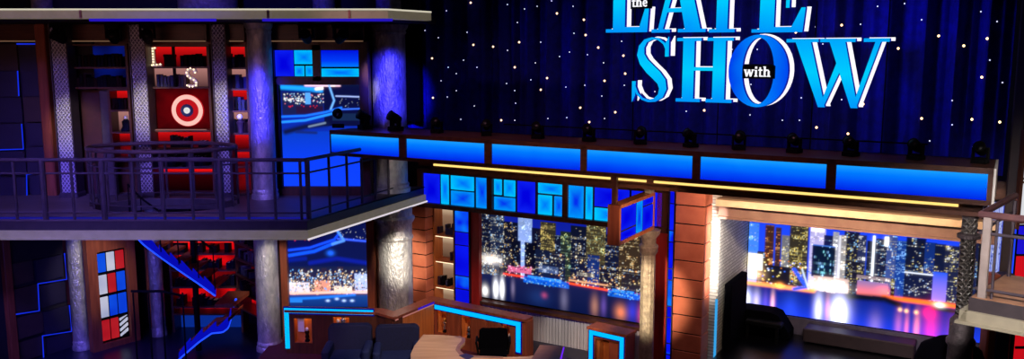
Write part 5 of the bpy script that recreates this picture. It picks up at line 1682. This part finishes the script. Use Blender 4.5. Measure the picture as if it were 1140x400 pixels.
# corner piece and orange panelled wing
w2, f2 = low_wall('desk_wall', 'short dark corner wall left of the orange panelled wall', (P1, P2))
wall_top(w2, 1)
MB().box(f2, 0, f2.len, 0, .22, RZ, TZ - .05).build('front_board', M['brown'], w2)
w3, f3 = low_wall('desk_wall', 'orange panelled low wall between armchairs and desk', (P2, P3))
wall_top(w3, 2)
b = MB()
for i in range(3):
    b.bbox(f3, f3.len * i / 3 + .006, f3.len * (i + 1) / 3 - .006, 0, .06, RZ + .1, TZ - .07, .008)
b.build('orange_panels', M['orange'], w3)
MB().box(f3, 0, f3.len, .05, .22, RZ, TZ - .05).build('front_board', M['brown'], w3)
MB().box(f3, .02, f3.len - .02, -.015, 0.0, TZ - .085, TZ - .06).build('light_trim', emis('trim_pale', (190, 120, 110), .8), w3)
MB().box(f3, f3.len * .55, f3.len - .02, -.035, -.03, TZ - .05, TZ - .005).build('violet_light', emis('trim_violet2', (60, 30, 190), .8), w3)

# wall behind the desk
w4, f4 = low_wall('desk_wall', 'wood wall with bright blue light line behind the desk', (P3, P4))
L = f4.len
wall_top(w4, 3)
MB().bbox(f4, L - .005, L + .02, -.0, .23, RZ, TZ - .05, .006).build('end_board', M['redwood'], w4)
hx = lambda u, v=365: f4.hit(u, v, 0)[0]
hz = lambda u, v: f4.hit(u, v, 0)[1]
zlo = hz(490, 371)
niche_front(f4, w4, L, [(hx(486.5), hx(497), zlo, hz(491, 343.5)), (hx(513), hx(523.5), zlo, hz(518, 348)), (hx(558.5), hx(567.5), zlo - .04, hz(563, 356))], RZ, TZ - .05, M['redwood'], M['orange'])
for ua, ub, vt in ((500, 511, 346), (526, 541, 352), (543, 557, 355)):
    MB().bbox(f4, hx(ua), hx(ub), -.015, 0.002, zlo - .05, hz((ua + ub) / 2, vt), .006).build('raised_panel', M['redwood'], w4)
za = TZ - .075
MB().box(f4, hx(485), hx(580), -.03, 0, za - .085, za).box(f4, hx(575.3), hx(580), -.03, 0, hz(577, 392), za).build('light_line', M['led_cyan'], w4)
MB().box(f4, hx(484), hx(581), -.015, .0, za - .105, za + .02).box(f4, hx(574.2), hx(581), -.015, 0, hz(577, 394), za).build('light_trim', bpy.data.materials['trim_violet'], w4)


def trophy(label, fr, x, z, h, kind, mat, mat2):
    q = fr.p(x, .1, z)
    t = thing('trophy', label, 'trophy', q)
    MB().lathe(q, [(.05, 0), (.05, .03), (.035, .035), (.03, .06)], 12).build('base', M['bookd'][0], t, True)
    if kind == 'cup':
        MB().lathe(q, [(.012, .05), (.012, h * .35), (.05, h * .5), (.06, h * .75), (.055, h * .76)], 14).build('cup', mat, t, True)
        MB().ball(q + Vector((0, 0, h * .82)), .045).build('head', mat2, t, True)
    else:
        MB().lathe(q, [(.02, .05), (.045, h * .3), (.025, h * .5), (.05, h * .66), (.02, h * .74)], 14).build('figure', mat, t, True)
        MB().ball(q + Vector((0, 0, h * .84)), .04).build('head', mat2, t, True)
    return t


trophy('gold topped trophy in the left niche behind the desk', f4, hx(492), zlo, .32, 'fig', M['chrome'], M['gold'])
trophy('small dark trophy in the middle niche behind the desk', f4, hx(519), zlo, .24, 'fig', M['book'][2], M['chrome'])
trophy('silver trophy in the right niche behind the desk chair', f4, hx(565), zlo - .04, .34, 'cup', M['chrome'], M['white'])
trophy('dark trophy with white head in the niche left of armchairs', f1, f1.hit(340, 370, 0)[0], f1.hit(340, 382, 0)[1], .3, 'fig', M['bookd'][1], M['white'])
trophy('small silver trophy in the niche above the left armchair', f1, f1.hit(381, 370, 0)[0], f1.hit(380, 382, 0)[1], .62, 'cup', M['chrome'], M['white'])
trophy('small pale trophy beside the silver one above left armchair', f1, f1.hit(375, 370, 0)[0], f1.hit(380, 382, 0)[1], .5, 'fig', M['white'], M['white'])
lmp = f1.p(f1.hit(332, 360, 0)[0], .12, f1.hit(337, 382, 0)[1])
t = thing('pennant', 'pale draped cloth in the niche left of the armchairs', 'cloth', lmp)
MB().box(f1, f1.hit(330, 360, 0)[0], f1.hit(337, 360, 0)[0], .08, .1, f1.hit(335, 371, 0)[1], f1.hit(335, 356, 0)[1]).box(f1, f1.hit(329.5, 360, 0)[0], f1.hit(337.5, 360, 0)[0], .07, .11, f1.hit(335, 357, 0)[1], f1.hit(335, 355.5, 0)[1]).build('drape', M['white'], t)

# ------------------------------------------------------------------ armchairs
def armchair(name, label, loc, rz, s=1.0):
    t = thing(name, label, 'armchair', (0, 0, 0), 'navy guest armchairs')
    w = .40
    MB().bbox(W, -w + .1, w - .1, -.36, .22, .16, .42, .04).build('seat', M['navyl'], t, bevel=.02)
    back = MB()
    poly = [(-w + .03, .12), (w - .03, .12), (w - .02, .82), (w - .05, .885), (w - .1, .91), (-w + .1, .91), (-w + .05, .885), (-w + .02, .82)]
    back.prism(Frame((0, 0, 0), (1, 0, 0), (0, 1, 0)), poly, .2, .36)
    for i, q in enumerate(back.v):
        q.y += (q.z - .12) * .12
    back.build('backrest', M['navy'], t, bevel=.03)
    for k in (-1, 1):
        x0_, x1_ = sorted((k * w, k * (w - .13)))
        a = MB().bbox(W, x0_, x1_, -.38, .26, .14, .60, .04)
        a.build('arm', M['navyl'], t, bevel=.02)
        for yy2 in (-.3, .24):
            xx = k * (w - .08)
            MB().lathe((xx, yy2, 0), [(.02, 0), (.03, .14)], 8).build('leg', M['bookd'][0], t)
    t.location = loc; t.rotation_euler = (0, 0, rz); t.scale = (s, s, s)
    return t


ac1 = armchair('guest_armchair', 'navy armchair under the city screen, farther from the desk', (xY(390, 15.75, 390), 15.6, RZ), .04, 1.1)
dup(ac1, (xY(443, 15.65, 390), 15.55, RZ), .10, scale=(1.1, 1.0, .9), label= 'navy armchair beside the desk in front of orange wall')
ac1.location = (xY(389, 15.75, 390), 15.6, RZ); ac1.scale = (1.1, 1.0, .9)

# ------------------------------------------------------------------ desk
DZ = RZ + .75
dq = lambda u, v: atZ(u, v, DZ)
outer = [(457, 394), (461, 385), (471, 372.5), (490, 372.8), (512, 374.5), (518, 377), (517.5, 381), (513, 385.5), (511.5, 390), (516, 394), (530, 396.5), (560, 397.5), (588, 397), (612, 392), (634, 398), (640, 410), (620, 424), (575, 432), (520, 430), (475, 418), (457, 404)]
pts_ = [dq(u, v) for u, v in outer]
dkt = thing('desk', 'large curved pale maple desk with a scooped back edge', 'desk', (sum(q.x for q in pts_) / len(pts_), 14.8, RZ))
MB().slab([(q.x, q.y) for q in pts_], DZ - .06, DZ).build('desktop', M['maple'], dkt, bevel=.012)
cx_ = sum(q.x for q in pts_) / len(pts_); cy_ = sum(q.y for q in pts_) / len(pts_)
for nm_, us_ in (('side_pedestal', [(461, 387), (473, 375), (509, 377), (508.5, 391), (472, 396)]), ('front_pedestal', [(468, 399), (512, 399), (590, 401), (618, 404), (608, 420), (572, 428), (520, 426), (475, 414)])):
    MB().slab([(dq(u, v).x, dq(u, v).y) for u, v in us_], RZ, DZ - .06).build(nm_, M['orange'], dkt)
rim = [dq(u, v) for u, v in ((505, 375.5), (514, 377), (513.5, 380.5), (509, 385), (507, 390), (511.5, 395.5), (528, 398.6), (560, 399.4))]
inn = [dq(u, v) for u, v in ((512, 374.5), (518, 377), (517.5, 381), (513, 385.5), (511.5, 390), (516, 394), (530, 396.5), (560, 397.5))]
b = MB(); n = len(rim)
b.add([q + Vector((0, 0, .004)) for q in rim] + [q + Vector((0, 0, .004)) for q in inn] + [q - Vector((0, 0, .01)) for q in rim] + [q - Vector((0, 0, .01)) for q in inn],
      [(i, i + 1, n + i + 1, n + i) for i in range(n - 1)] + [(2 * n + i, 3 * n + i, 3 * n + i + 1, 2 * n + i + 1) for i in range(n - 1)])
b.build('edge_band', M['maple2'], dkt)
lf = [atZ(u, v, DZ + .05) for u, v in ((601, 384), (627, 385.5), (622, 404), (590, 402))]
sl = thing('side_console', 'raised wooden console top at the right end of the desk', 'console', (lf[0].x, lf[0].y, RZ))
MB().slab([(q.x, q.y) for q in lf], DZ + .01, DZ + .05).build('console_top', M['maple2'], sl, bevel=.008)
c0 = sum((q for q in lf), Vector()) / 4
MB().slab([(c0.x + (q.x - c0.x) * .85, c0.y + (q.y - c0.y) * .85) for q in lf[2:] + [lf[2].lerp(lf[1], .3), lf[3].lerp(lf[0], .3)]], DZ + .001, DZ + .01).build('console_foot', M['orange'], sl)
for q in lf[:2]:
    qq = q.lerp(c0, .12)
    MB().tube([(qq.x, qq.y, 0), (qq.x, qq.y, DZ + .01)], .025, 8).build('leg', M['orange'], sl)
MB().tube([lf[1] + Vector((.01, 0, -.03)), lf[2] + Vector((.01, 0, -.03))], .015, 6).build('violet_light', emis('trim_violet3', (110, 40, 240), 1.0), sl)
mt_ = [atZ(u, v, DZ + .008) for u, v in ((511, 396), (519, 393.6), (528, 397), (520, 400.5))]
tag(MB().slab([(q.x, q.y) for q in mt_], DZ + .001, DZ + .009).build('desk_mat', surf('mat_blue', (50, 42, 92), (60, 52, 104), .5)), 'small dark blue diamond mat lying on the desk', 'mat')

# host chair
hc = Vector((xY(549.5, 15.75, 380), 15.65, RZ))
ch = thing('office_chair', 'black high back desk chair behind the curved desk', 'chair', hc)
bw = .27
bk_ = MB().prism(Frame(hc, (1, 0, 0), (0, 1, 0)), [(-bw - .02, .40), (bw + .02, .40), (bw, .78), (bw - .05, .82), (-bw + .05, .82), (-bw, .78)], .0, .09)
for q in bk_.v: q.z -= 0
bk_.build('backrest', M['blacksoft'], ch, bevel=.025)
MB().bbox(Frame(hc, (1, 0, 0), (0, 1, 0)), -.26, .26, -.5, .02, .36, .45, .04).build('seat', M['blacksoft'], ch, bevel=.02)
for k in (-1, 1):
    MB().tube([hc + Vector((k * .27, .03, .55)), hc + Vector((k * .31, -.05, .68)), hc + Vector((k * .31, -.36, .68)), hc + Vector((k * .27, -.38, .46))], .022, 6).build('armrest', M['fixture'], ch, True)
MB().lathe(hc + Vector((0, -.22, 0)), [(.03, .08), (.03, .4)], 10).build('gas_lift', M['fixture'], ch)
for k in range(5):
    an = 2 * PI * k / 5 + .3
    tip = hc + Vector((.28 * math.cos(an), -.22 + .28 * math.sin(an), .06))
    lg_ = MB().tube([hc + Vector((0, -.22, .1)), tip], .022, 6).build('leg', M['fixture'], ch)
    MB().ball(tip + Vector((0, 0, -.03)), .03, 8, 6).build('caster', M['fixture'], lg_)

# small lit cabinet right of the desk
CZ = .98
C0, C1 = atZ(654.5, 363.5, CZ), atZ(697, 373, CZ)
fc = frame_between(C0, C1)
L = fc.len
cb = thing('lit_cabinet', 'small red wood cabinet outlined with bright blue light', 'cabinet', fc.p(L / 2, .15, 0))
MB().bbox(fc, -.02, L + .02, -.02, .36, CZ - .05, CZ, .01).build('top_slab', M['redwood'], cb)
MB().box(fc, L - .03, L, 0, .34, 0, CZ - .05).box(fc, 0, .03, 0, .34, 0, CZ - .05).box(fc, 0, L, .31, .34, 0, CZ - .05).build('case', M['redwood'], cb)
MB().box(fc, .03, L - .03, .2, .22, 0, CZ - .1).build('inner_back', M['orange'], cb)
MB().bbox(fc, L * .52, L - .17, .06, .2, 0, CZ - .22, .01).build('door', M['block'], cb)
MB().box(fc, .17, L * .28, .06, .2, 0, CZ - .22).build('door_post', M['orange'], cb)
MB().box(fc, .03, .17, .0, .2, 0, CZ - .05).box(fc, L - .17, L - .03, .0, .2, 0, CZ - .05).box(fc, .03, L - .03, 0, .2, CZ - .2, CZ - .05).build('surround', M['redwood'], cb)
MB().box(fc, .04, .12, -.02, 0, 0.02, CZ - .06).box(fc, L - .12, L - .04, -.02, 0, .02, CZ - .06).box(fc, .04, L - .04, -.02, 0, CZ - .14, CZ - .06).build('light_line', M['led_cyan'], cb)
MB().box(fc, .02, .14, -.01, 0, 0.02, CZ - .05).box(fc, L - .14, L - .02, -.01, 0, .02, CZ - .05).box(fc, .02, L - .02, -.01, 0, CZ - .16, CZ - .045).build('light_trim', bpy.data.materials['trim_violet'], cb)

# ------------------------------------------------------------------ lamp column and hanging glass box
bx = P.hit(690, 240, -.0)[0]
QY = min((i * .02 for i in range(40, 130)), key=lambda y: abs(xl(721.5, 300, y) - (bx - .1)))
qx = xl(721.5, 300, QY)
cc = P.p(qx, QY, 0)
lc = thing('cast_iron_column', 'pale slender cast iron column standing before the red post', 'column', cc, kind='thing')
r = .135
MB().lathe(cc, [(r * 1.3, 0), (r * 1.3, .3), (r, .36), (r, 2.3), (r * .95, 2.6)], 32, 12, .1).build('shaft', M['silver2'], lc, True)
zc = P.hit(721.5, 258, QY)[1]
MB().lathe(cc, [(r * .95, 2.58), (r * 1.3, 2.62), (r * 1.3, 2.66), (r * 1.0, 2.7), (r * 1.0, zc - .42), (r * 1.25, zc - .36), (r * 1.25, zc - .3), (r * .95, zc - .25), (r * 1.0, zc - .12), (r * 1.5, zc - .02), (r * 1.55, zc + .04), (r * .7, zc + .06)], 32).build('capital', M['silver2'], lc, True)
hb = thing('hanging_glass_box', 'hanging wood framed box of blue stained glass panes', 'lantern', P.p(bx - .1, .6, 3.3))
yb0 = 0.0
yb1 = min((i * .02 for i in range(40, 150)), key=lambda y: abs(P.hit(729, 230, y)[0] - bx))
zb1, zb0 = P.hit(690, 231, 0)[1], P.hit(690, 272, 0)[1]
th = .2
b = MB()
e_ = .055
b.box(P, bx - th, bx, yb0, yb0 + e_, zb0 - .03, zb1 + .03).box(P, bx - th, bx, yb1 - e_, yb1, zb0, zb1).box(P, bx - th, bx, yb0, yb1, zb1 - .03, zb1 + .03).box(P, bx - th, bx, yb0, yb1, zb0 - .03, zb0 + .03)
b.build('box_frame', M['orange'], hb)
MB().box(P, bx - th - .01, bx - .005, yb0 - .012, yb0, zb0 - .03, zb1 + .03).build('end_board', M['redwood'], hb)
yq = lambda t: yb0 + e_ + (yb1 - yb0 - 2 * e_) * t
zq = lambda t: zb0 + .03 + (zb1 - zb0 - .06) * t
for t0, t1, s0, s1, gmat in ((0, .46, .30, 1, g_deep), (0, .46, 0, .26, g_deep), (.49, .66, 0, 1, g_mid), (.69, 1, .78, 1, g_deep), (.69, 1, 0, .75, g_deep)):
    MB().box(P, bx - .03, bx - .012, yq(t0) + .008, yq(t1) - .008, zq(s0) + .008, zq(s1) - .008).build('glass_pane', gmat, hb)
MB().box(P, bx - .06, bx - .032, yb0, yb1, zb0, zb1).box(P, bx - th + .02, bx - th + .04, yb0, yb1, zb0, zb1).build('lead_backing', M['panel'], hb)
MB().box(P, bx - .16, bx - .08, .02, .1, zb1, 4.12).build('hanger_post', M['brown'], hb)
MB().bbox(P, bx - .13, bx + .0, yb1 - .22, yb1 - .05, zb1 + .03, zb1 + .17, .02).build('top_block', M['silver2'], hb)

# dark band equipment shapes
kx = sb1 + 0.05
e1 = thing('piano', 'black upright piano silhouette below left corner of the band screen', 'piano', P.p(kx + .9, 3.9, 0))
pz = lambda u, v, y: P.hit(u, v, y)
ya_ = 3.72
x0_, x1_ = kx + .02, pz(878, 370, ya_)[0]
zt0, zt1 = pz(835, 345, ya_)[1], max(pz(878, 372, ya_)[1], FZ + .1)
prof = [(x0_, FZ + .02), (x1_, FZ + .02), (x1_, zt1), (pz(866, 352, ya_)[0], pz(866, 352, ya_)[1]), (pz(858, 347, ya_)[0], zt0), (x0_, zt0)]
MB().prism(P, prof, ya_, ya_ + .45).build('case', M['blacksoft'], e1)
MB().bbox(P, x0_ + .15, x1_ - .1, ya_ - .25, ya_, FZ + .3, FZ + .38, .02).build('keyboard', M['black'], e1)
for xx in (x0_ + .2, x1_ - .18):
    MB().box(P, xx - .03, xx + .03, ya_ - .22, ya_ - .16, FZ, FZ + .3).build('leg', M['black'], e1)
sp = thing('black_block', 'tall plain black block against the white brick wall', 'case', P.p(kx + .1, 3.3, FZ))  # plain black block standing along the brick side wall
zt2 = pz(812, 314, 2.75)[1]
MB().bbox(P, kx - .01, kx + .13, 2.62, 3.7, FZ + .02, zt2, .03).build('cover', M['blacksoft'], sp)
MB().box(P, kx, kx + .12, 2.64, 3.68, FZ, FZ + .03).build('base', M['black'], sp)
dc = atY(1058, 396, 12.6)
dm = thing('covered_drum', 'black covered drum shape at bottom right of the band stage', 'drum', (dc.x, dc.y, 0))
MB().lathe((dc.x, dc.y, 0), [(.5, FZ + 0.01), (.52, FZ + .3), (.5, dc.z - .1), (.42, dc.z + .12), (.2, dc.z + .26), (.05, dc.z + .3)], 20).build('cover', M['blacksoft'], dm, True)
MB().lathe((dc.x, dc.y, 0), [(.53, FZ + .08), (.54, FZ + .1), (.54, FZ + .16), (.53, FZ + .18)], 20).build('hoop', M['black'], dm, True)

# ------------------------------------------------------------------ right balcony
BZ = 2.92
R0_, R1_ = atZ(1067, 357, BZ), atZ(1141, 371.5, BZ)
fr_ = frame_between(R0_, R1_)
rb = thing('balcony_deck', 'right balcony platform with pale lip and brown floor', 'balcony', fr_.p(1.3, 1, BZ), kind='structure')
dpt = 1.55
MB().box(fr_, .08, 3.2, .06, dpt, BZ + .1, ZD - .01).build('deck_body', M['deckface'], rb)
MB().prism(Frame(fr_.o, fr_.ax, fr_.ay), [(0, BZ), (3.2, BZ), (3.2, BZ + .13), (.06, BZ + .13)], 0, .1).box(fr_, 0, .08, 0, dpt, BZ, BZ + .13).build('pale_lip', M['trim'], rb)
MB().box(fr_, -.03, 3.2, -.05, .05, BZ - .025, BZ + .005).build('lip_lower_board', M['trim'], rb)  # thin board under the lip, in the same pale trim
MB().box(fr_, .1, 3.2, .08, dpt, ZD - .01, ZD).build('deck_floor', surf('deck_tile', (120, 84, 62), (150, 110, 82), .5, 0, 5), rb)
rr = thing('balcony_railing', 'grey metal railing of the right balcony', 'railing', fr_.p(1.3, .1, ZD))
tz = lambda u, v: fr_.hit(u, v, .12)
top = ZD + 1.0
MB().tube([fr_.p(.05, dpt + .35, top), fr_.p(.12, .12, top), fr_.p(3.2, .12, top)], .045, 8).build('top_rail', surf('rail_plum', (74, 46, 50), (90, 58, 58), .5), rr)
MB().tube([fr_.p(.05, dpt + .3, top - .22), fr_.p(.12, .12, top - .22), fr_.p(3.2, .12, top - .22)], .02, 8).build('middle_rail', M['rail'], rr)
MB().tube([fr_.p(.12, .12, ZD + .1), fr_.p(3.2, .12, ZD + .1)], .02, 8).build('lower_rail', M['rail'], rr)
MB().tube([fr_.p(.2, 1.3, top - .42), fr_.p(3.2, 1.3, top - .42)], .02, 8).build('inner_rail', M['black'], rr)
for x in (.2,):
    MB().bbox(fr_, x - .045, x + .045, .09, .16, ZD, top, .01).build('post', surf('rail_grey', (128, 116, 112), (150, 138, 132), .5, .1), rr)
for x in (.30,):
    MB().tube([fr_.p(x, .14, ZD), fr_.p(x, .14, top)], .016, 6).build('post', M['rail'], rr)
MB().tube([fr_.p(.86, .12, ZD), fr_.p(.86, .12, top)], .024, 6).build('post', M['rail'], rr)
MB().tube([fr_.p(.16, dpt - .1, ZD), fr_.p(.16, dpt - .1, top)], .024, 6).build('post', M['rail'], rr)

M['post_dim'] = surf('dim_cast_metal', (70, 62, 66), (96, 86, 88), .5, .3, 10, bump=.6, bscale=26)
cx2 = atY(1076.5, 290, 11.75)
c2_ = Vector((cx2.x, cx2.y, 0))
rc = thing('lattice_column', 'slim lattice column between band stage and right balcony', 'column', c2_, kind='thing')
r = .10
MB().lathe(c2_, [(.17, FZ), (.17, 1.7), (.16, 2.0), (.19, 2.04), (.19, 2.1), (.16, 2.14), (.16, 2.38), (r, 2.46)], 24).build('lower_shaft', M['post_dim'], rc, True)
MB().lathe(c2_, [(r, 2.44), (r, 3.9)], 20).build('lattice_shaft', M['lattice_d'], rc, True)
MB().lathe(c2_, [(r * 1.05, 3.55), (r * 1.5, 3.57), (r * 1.5, 3.62), (r * 1.05, 3.64)], 20).build('ring', M['post_dim'], rc, True)
MB().lathe(c2_, [(r, 3.85), (r * 1.3, 3.92), (r * 1.1, 3.97), (r * 1.9, 4.05), (r * 2.0, 4.1)], 20).build('capital', M['post_dim'], rc, True)

# beyond the right balcony: screens, frames, flag coloured panels
YR = 13.2
v2 = lambda u, v, Y=YR: (atY(u, v, Y).x, atY(u, v, Y).z)
a, c = v2(1095, 290)[0], v2(1115, 290)[0]
zlo, zhi = v2(1108, 345)[1], v2(1108, 225)[1]
pr2 = Pic(W, YR, a, c, zlo, zhi, 60, 130)
pr2.grad(1090, 215, 1130, 350, (40, 60, 190), (90, 110, 220))
for k in range(14):
    u = 1097 + k * 1.6
    pr2.grad(u, 215, u + .8, 350, (210, 220, 250), (180, 190, 240))
pr2.sparkle(1097, 225, 1119, 345, [(255, 255, 255), (30, 40, 120), (110, 130, 220)], 260, 1.0, 2)
pr2.soft(1)
s3 = thing('side_screen', 'narrow pale blue lit screen behind the right balcony', 'screen', ((a + c) / 2, YR, zlo), kind='thing')
pr2.build('screen_picture', s3)
MB().box(W, a - .03, c, YR + .02, YR + .1, zlo - .05, zhi + .02).build('screen_housing', M['black'], s3)
fp = thing('colour_panel', 'glowing panel of blue over red at the right edge', 'panel', (v2(1136, 290)[0], YR, 1.6), kind='thing')
a, c = v2(1131, 290)[0], v2(1165, 290)[0]
zm = v2(1136, 284)[1]
MB().box(W, a, c, YR - .02, YR, zm + .02, v2(1136, 252)[1]).build('blue_pane', emis('pane_blue', (30, 20, 215), .9), fp)
MB().box(W, a, c, YR - .02, YR, v2(1136, 352)[1], zm - .02).build('red_pane', emis('pane_red', (215, 16, 30), .9), fp)
MB().box(W, a, c, YR, YR + .05, 1.2, v2(1136, 246)[1]).build('pane_frame', M['black'], fp)
fp2 = thing('colour_panel', 'glowing red panel below the right balcony', 'panel', (v2(1131, 390)[0], YR, .3), kind='thing')
a, c = v2(1128, 390, 13)[0], v2(1162, 390, 13)[0]
MB().box(W, a, c, 12.96, 12.98, .3, 2.2).build('red_pane', emis('pane_red_low', (205, 14, 26), .9), fp2)
MB().box(W, a - .03, c, 12.98, 13.05, .2, 2.25).box(W, a, c, 12.94, 12.97, v2(1130, 386, 13)[1] - .02, v2(1130, 386, 13)[1] + .02).build('pane_frame', M['black'], fp2)
for u0, u1, lab in ((1094, 1104, 'dark wood post beside the lower lattice column'), (1106, 1120, 'wide dark post left of the red panel below balcony')):
    tag(MB().bbox(W, v2(u0, 390, 12.6)[0], v2(u1, 390, 12.6)[0], 12.5, 12.7, 0, 2.85, .02).build('wood_post', M['redwood'] if u0 == 1094 else M['panel']), lab, 'post', kind='thing')
YW = 12.4
wz = lambda v: v2(1139, v, YW)[1]
wn = thing('window_3', 'tall bright white window at the right edge above the balcony', 'window', (v2(1142, 200, YW)[0], YW, wz(248)), kind='structure')
MB().box(W, v2(1137.4, 200, YW)[0], v2(1170, 200, YW)[0], YW, YW + .03, wz(250), wz(150)).build('glass_pane', emis('window_white', (226, 226, 232), .9), wn)
b = MB().box(W, v2(1134.5, 200, YW)[0], v2(1137.6, 200, YW)[0], YW - .04, YW + .05, wz(255), wz(145))
for v in (150, 199, 203, 248):
    b.box(W, v2(1136, 200, YW)[0], v2(1170, 200, YW)[0], YW - .03, YW + .02, wz(v) - .015, wz(v) + .015)
b.build('window_frame', M['brown'], wn)

for i, z in enumerate(zsh[1:4]):
    books(P, a_ns + .07, c_ns - .05, 2.66, z + .02, .12, .26, .16, M['book'][1:3] + M['bookd'][:1], 'book on the %s shelf of the narrow lit bookshelf' % ('lower', 'middle', 'upper')[i], 'books on the %s narrow lit shelf' % ('lower', 'middle', 'upper')[i], .04, .07, .3)

struct(MB().box(W, 8.2, 13.8, 13.45, 13.65, 0, 9).build('wall_right', M['darkwall']), 'dark wall behind the right balcony', 'wall')
# ------------------------------------------------------------------ light
def spot(name, loc, target, color, power, angle=35, blend=.5, size=.15):
    d = bpy.data.lights.new(name, 'SPOT')
    d.energy = power; d.color = color; d.spot_size = math.radians(angle); d.spot_blend = blend; d.shadow_soft_size = size
    o = bpy.data.objects.new(name, d); COL.objects.link(o)
    o.location = loc
    o.rotation_euler = (Vector(target) - Vector(loc)).to_track_quat('-Z', 'Y').to_euler()
    return o


def area(name, loc, target, color, power, sx, sy, spread=70):
    d = bpy.data.lights.new(name, 'AREA')
    d.energy = power; d.color = color; d.spread = math.radians(spread); d.shape = 'RECTANGLE'; d.size = sx; d.size_y = sy
    o = bpy.data.objects.new(name, d); COL.objects.link(o)
    o.location = loc
    o.rotation_euler = (Vector(target) - Vector(loc)).to_track_quat('-Z', 'Y').to_euler()
    return o


w = bpy.data.worlds.new('dim_theatre'); SC.world = w; w.use_nodes = True
bg = w.node_tree.nodes.get('Background')
bg.inputs['Color'].default_value = (.18, .16, .5, 1); bg.inputs['Strength'].default_value = .006

BLUE, WARM, WHITE = (.06, .06, 1), (1, .72, .46), (1, .9, .78)
DB = (.035, .03, 1)
# blue wash over the gallery floor and rails
area('gallery_blue_wash', (-7.5, 9.5, 8.0), (-7.5, 16.0, 3.3), (.20, .14, 1), 135, 6, 1, 50)
area('gallery_warm_fill', (-7.5, 9, 6.3), (-8, 17.5, 5.0), (1, .45, .38), 13, 5, 1, 60)
spot('rib_spot_a', (-8.2, 14.9, 5.9), (-8.8, 17.3, 4.7), WHITE, 240, 24)
spot('rib_spot_b', (-6.8, 14.9, 5.9), (-7.2, 17.3, 5.0), WHITE, 320, 24)
spot('rib_spot_c', (-5.4, 14.9, 5.9), (-5.7, 17.3, 5.0), WHITE, 280, 24)
spot('column_blue_a', (-4.7, 13.0, 6.2), (-5.05, 17.3, 5.0), DB, 3000, 20)
spot('column_blue_b', (-1.6, 13.0, 6.3), (-2.45, 17.9, 5.4), DB, 4600, 17)
spot('rib_blue', (-8.0, 13.0, 5.5), (-8.8, 17.3, 3.8), DB, 500, 18)
spot('column_edge', (-2.82, 16.5, 6.5), (-2.86, 17.85, 5.35), WHITE, 420, 9)
spot('top_blue', (-5, 12, 9.5), (-6, 17.6, 7.4), DB, 700, 60)
spot('column_foot', (-1.9, 15.4, 4.05), (-2.4, 17.9, 3.5), WHITE, 45, 26)
# under the gallery
spot('low_column_a', (-7.6, 15.6, 2.85), (-8.6, 17.35, 1.6), WHITE, 150, 42)
spot('low_column_b', (-4.3, 15.6, 2.85), (-4.85, 17.3, 1.5), WHITE, 240, 40)
spot('low_column_c', (-6.6, 16.5, 2.85), (-7.2, 18.2, 1.9), WARM, 35, 45)
spot('big_column', (-1.3, 13.4, 2.9), (-2.3, 17.9, 1.75), (1, .93, .74), 2200, 15)
spot('low_wall_warm', (-3.2, 12.6, 2.6), (-3.9, 17.0, .7), (1, .55, .40), 120, 32)
spot('chairs', (-1.2, 11.5, 4.5), (-2.4, 15.6, .6), (.8, .75, 1), 110, 24)
spot('carpet_red', (-3.8, 13.0, 3.0), (-4.2, 16.2, .1), (1, .35, .45), 60, 30)
area('low_blue', (-7.5, 12.5, 2.2), (-7.5, 17.5, .8), (.12, .1, 1), 28, 3, .6, 80)
# desk
spot('desk_key', (1.0, 8.5, 7.4), (-1.2, 16.2, .6), (1, .74, .58), 2300, 25)
spot('desk_top', (-.5, 11.5, 7.0), (-.6, 15.2, .9), (1, .80, .62), 420, 22)
spot('wall_orange', (-3.2, 13.2, 5.6), (-1.9, 17, .8), (1, .62, .30), 420, 18)
spot('bookshelf_glow', (.2, 13.4, 3.9), (-1.9, 18.0, 2.0), (1, .70, .48), 300, 18)
spot('slat_light', (1.2, 12.6, 3.4), (1.5, 17.3, .4), WHITE, 900, 20)
spot('lamp_column', (.6, 11.2, 3.2), cc + Vector((0, 0, 1.7)), (1, .80, .55), 1900, 18)
spot('cabinet_light', (.8, 10.5, 3.4), (1.75, 15.9, .6), (1, .60, .42), 420, 14)
spot('box_light', P.p(bx + 2.2, -1.6, 4.2), P.p(bx, .6, 3.45), (1, .70, .46), 320, 26)
# right: pillar, brick, lintel
spot('pillar_red', (2.0, 9.5, 3.5), (3.05, 15.3, 2.75), (1, .50, .40), 380, 22)
spot('beam_fill', (.5, 8.5, 3.0), P.p(4.6, 1.0, 3.9), (1, .58, .46), 420, 34, 1.0)
area('brick_fill_strip', P.p(sb0 + .42, 1.98, 2.55), P.p(sb0 + .1, 2.34, 2.55), (1, .95, .88), 13, .04, 1.5, 110)  # added unseen strip lamp, lights the brick front only
spot('brick_side', P.p(sb1 + 2.6, 2.6, 3.3), P.p(sb1, 3.4, 2.9), (.9, .92, 1), 42, 40)
area('lintel_wash', P.p((xb0 + xb1) / 2 - .3, .8, 3.86), P.p((xb0 + xb1) / 2 - .3, 2.1, 3.55), (1, .78, .56), 62, 3.8, .1, 140)
spot('cap_light', (8.2, 9.5, 5.5), (6.7, 11.9, 4.3), WARM, 50, 30)
area('balcony_fill', (3.5, 5.5, 6.5), (6.2, 10.2, 3.3), (1, .90, .88), 44, 1, 1, 40)
# curtain
for i, (u, e_, z_) in enumerate(((500, 110, 5.6), (600, 150, 5.6), (700, 130, 5.5), (800, 110, 5.4), (900, 130, 5.5), (1000, 330, 5.7), (1080, 400, 5.6))):
    x = xl(u, 110, CY_)
    spot('curtain_blue_%d' % i, P.p(x - 3.6, -.6, 8.6), P.p(x, CY_, z_), (.018, .014, 1), e_, 40, 1.0)
area('ledge_top', P.p(5.5, -2.5, 7.5), P.p(5.5, .7, 4.6), (.8, .35, .5), 20, 8, .5, 50)
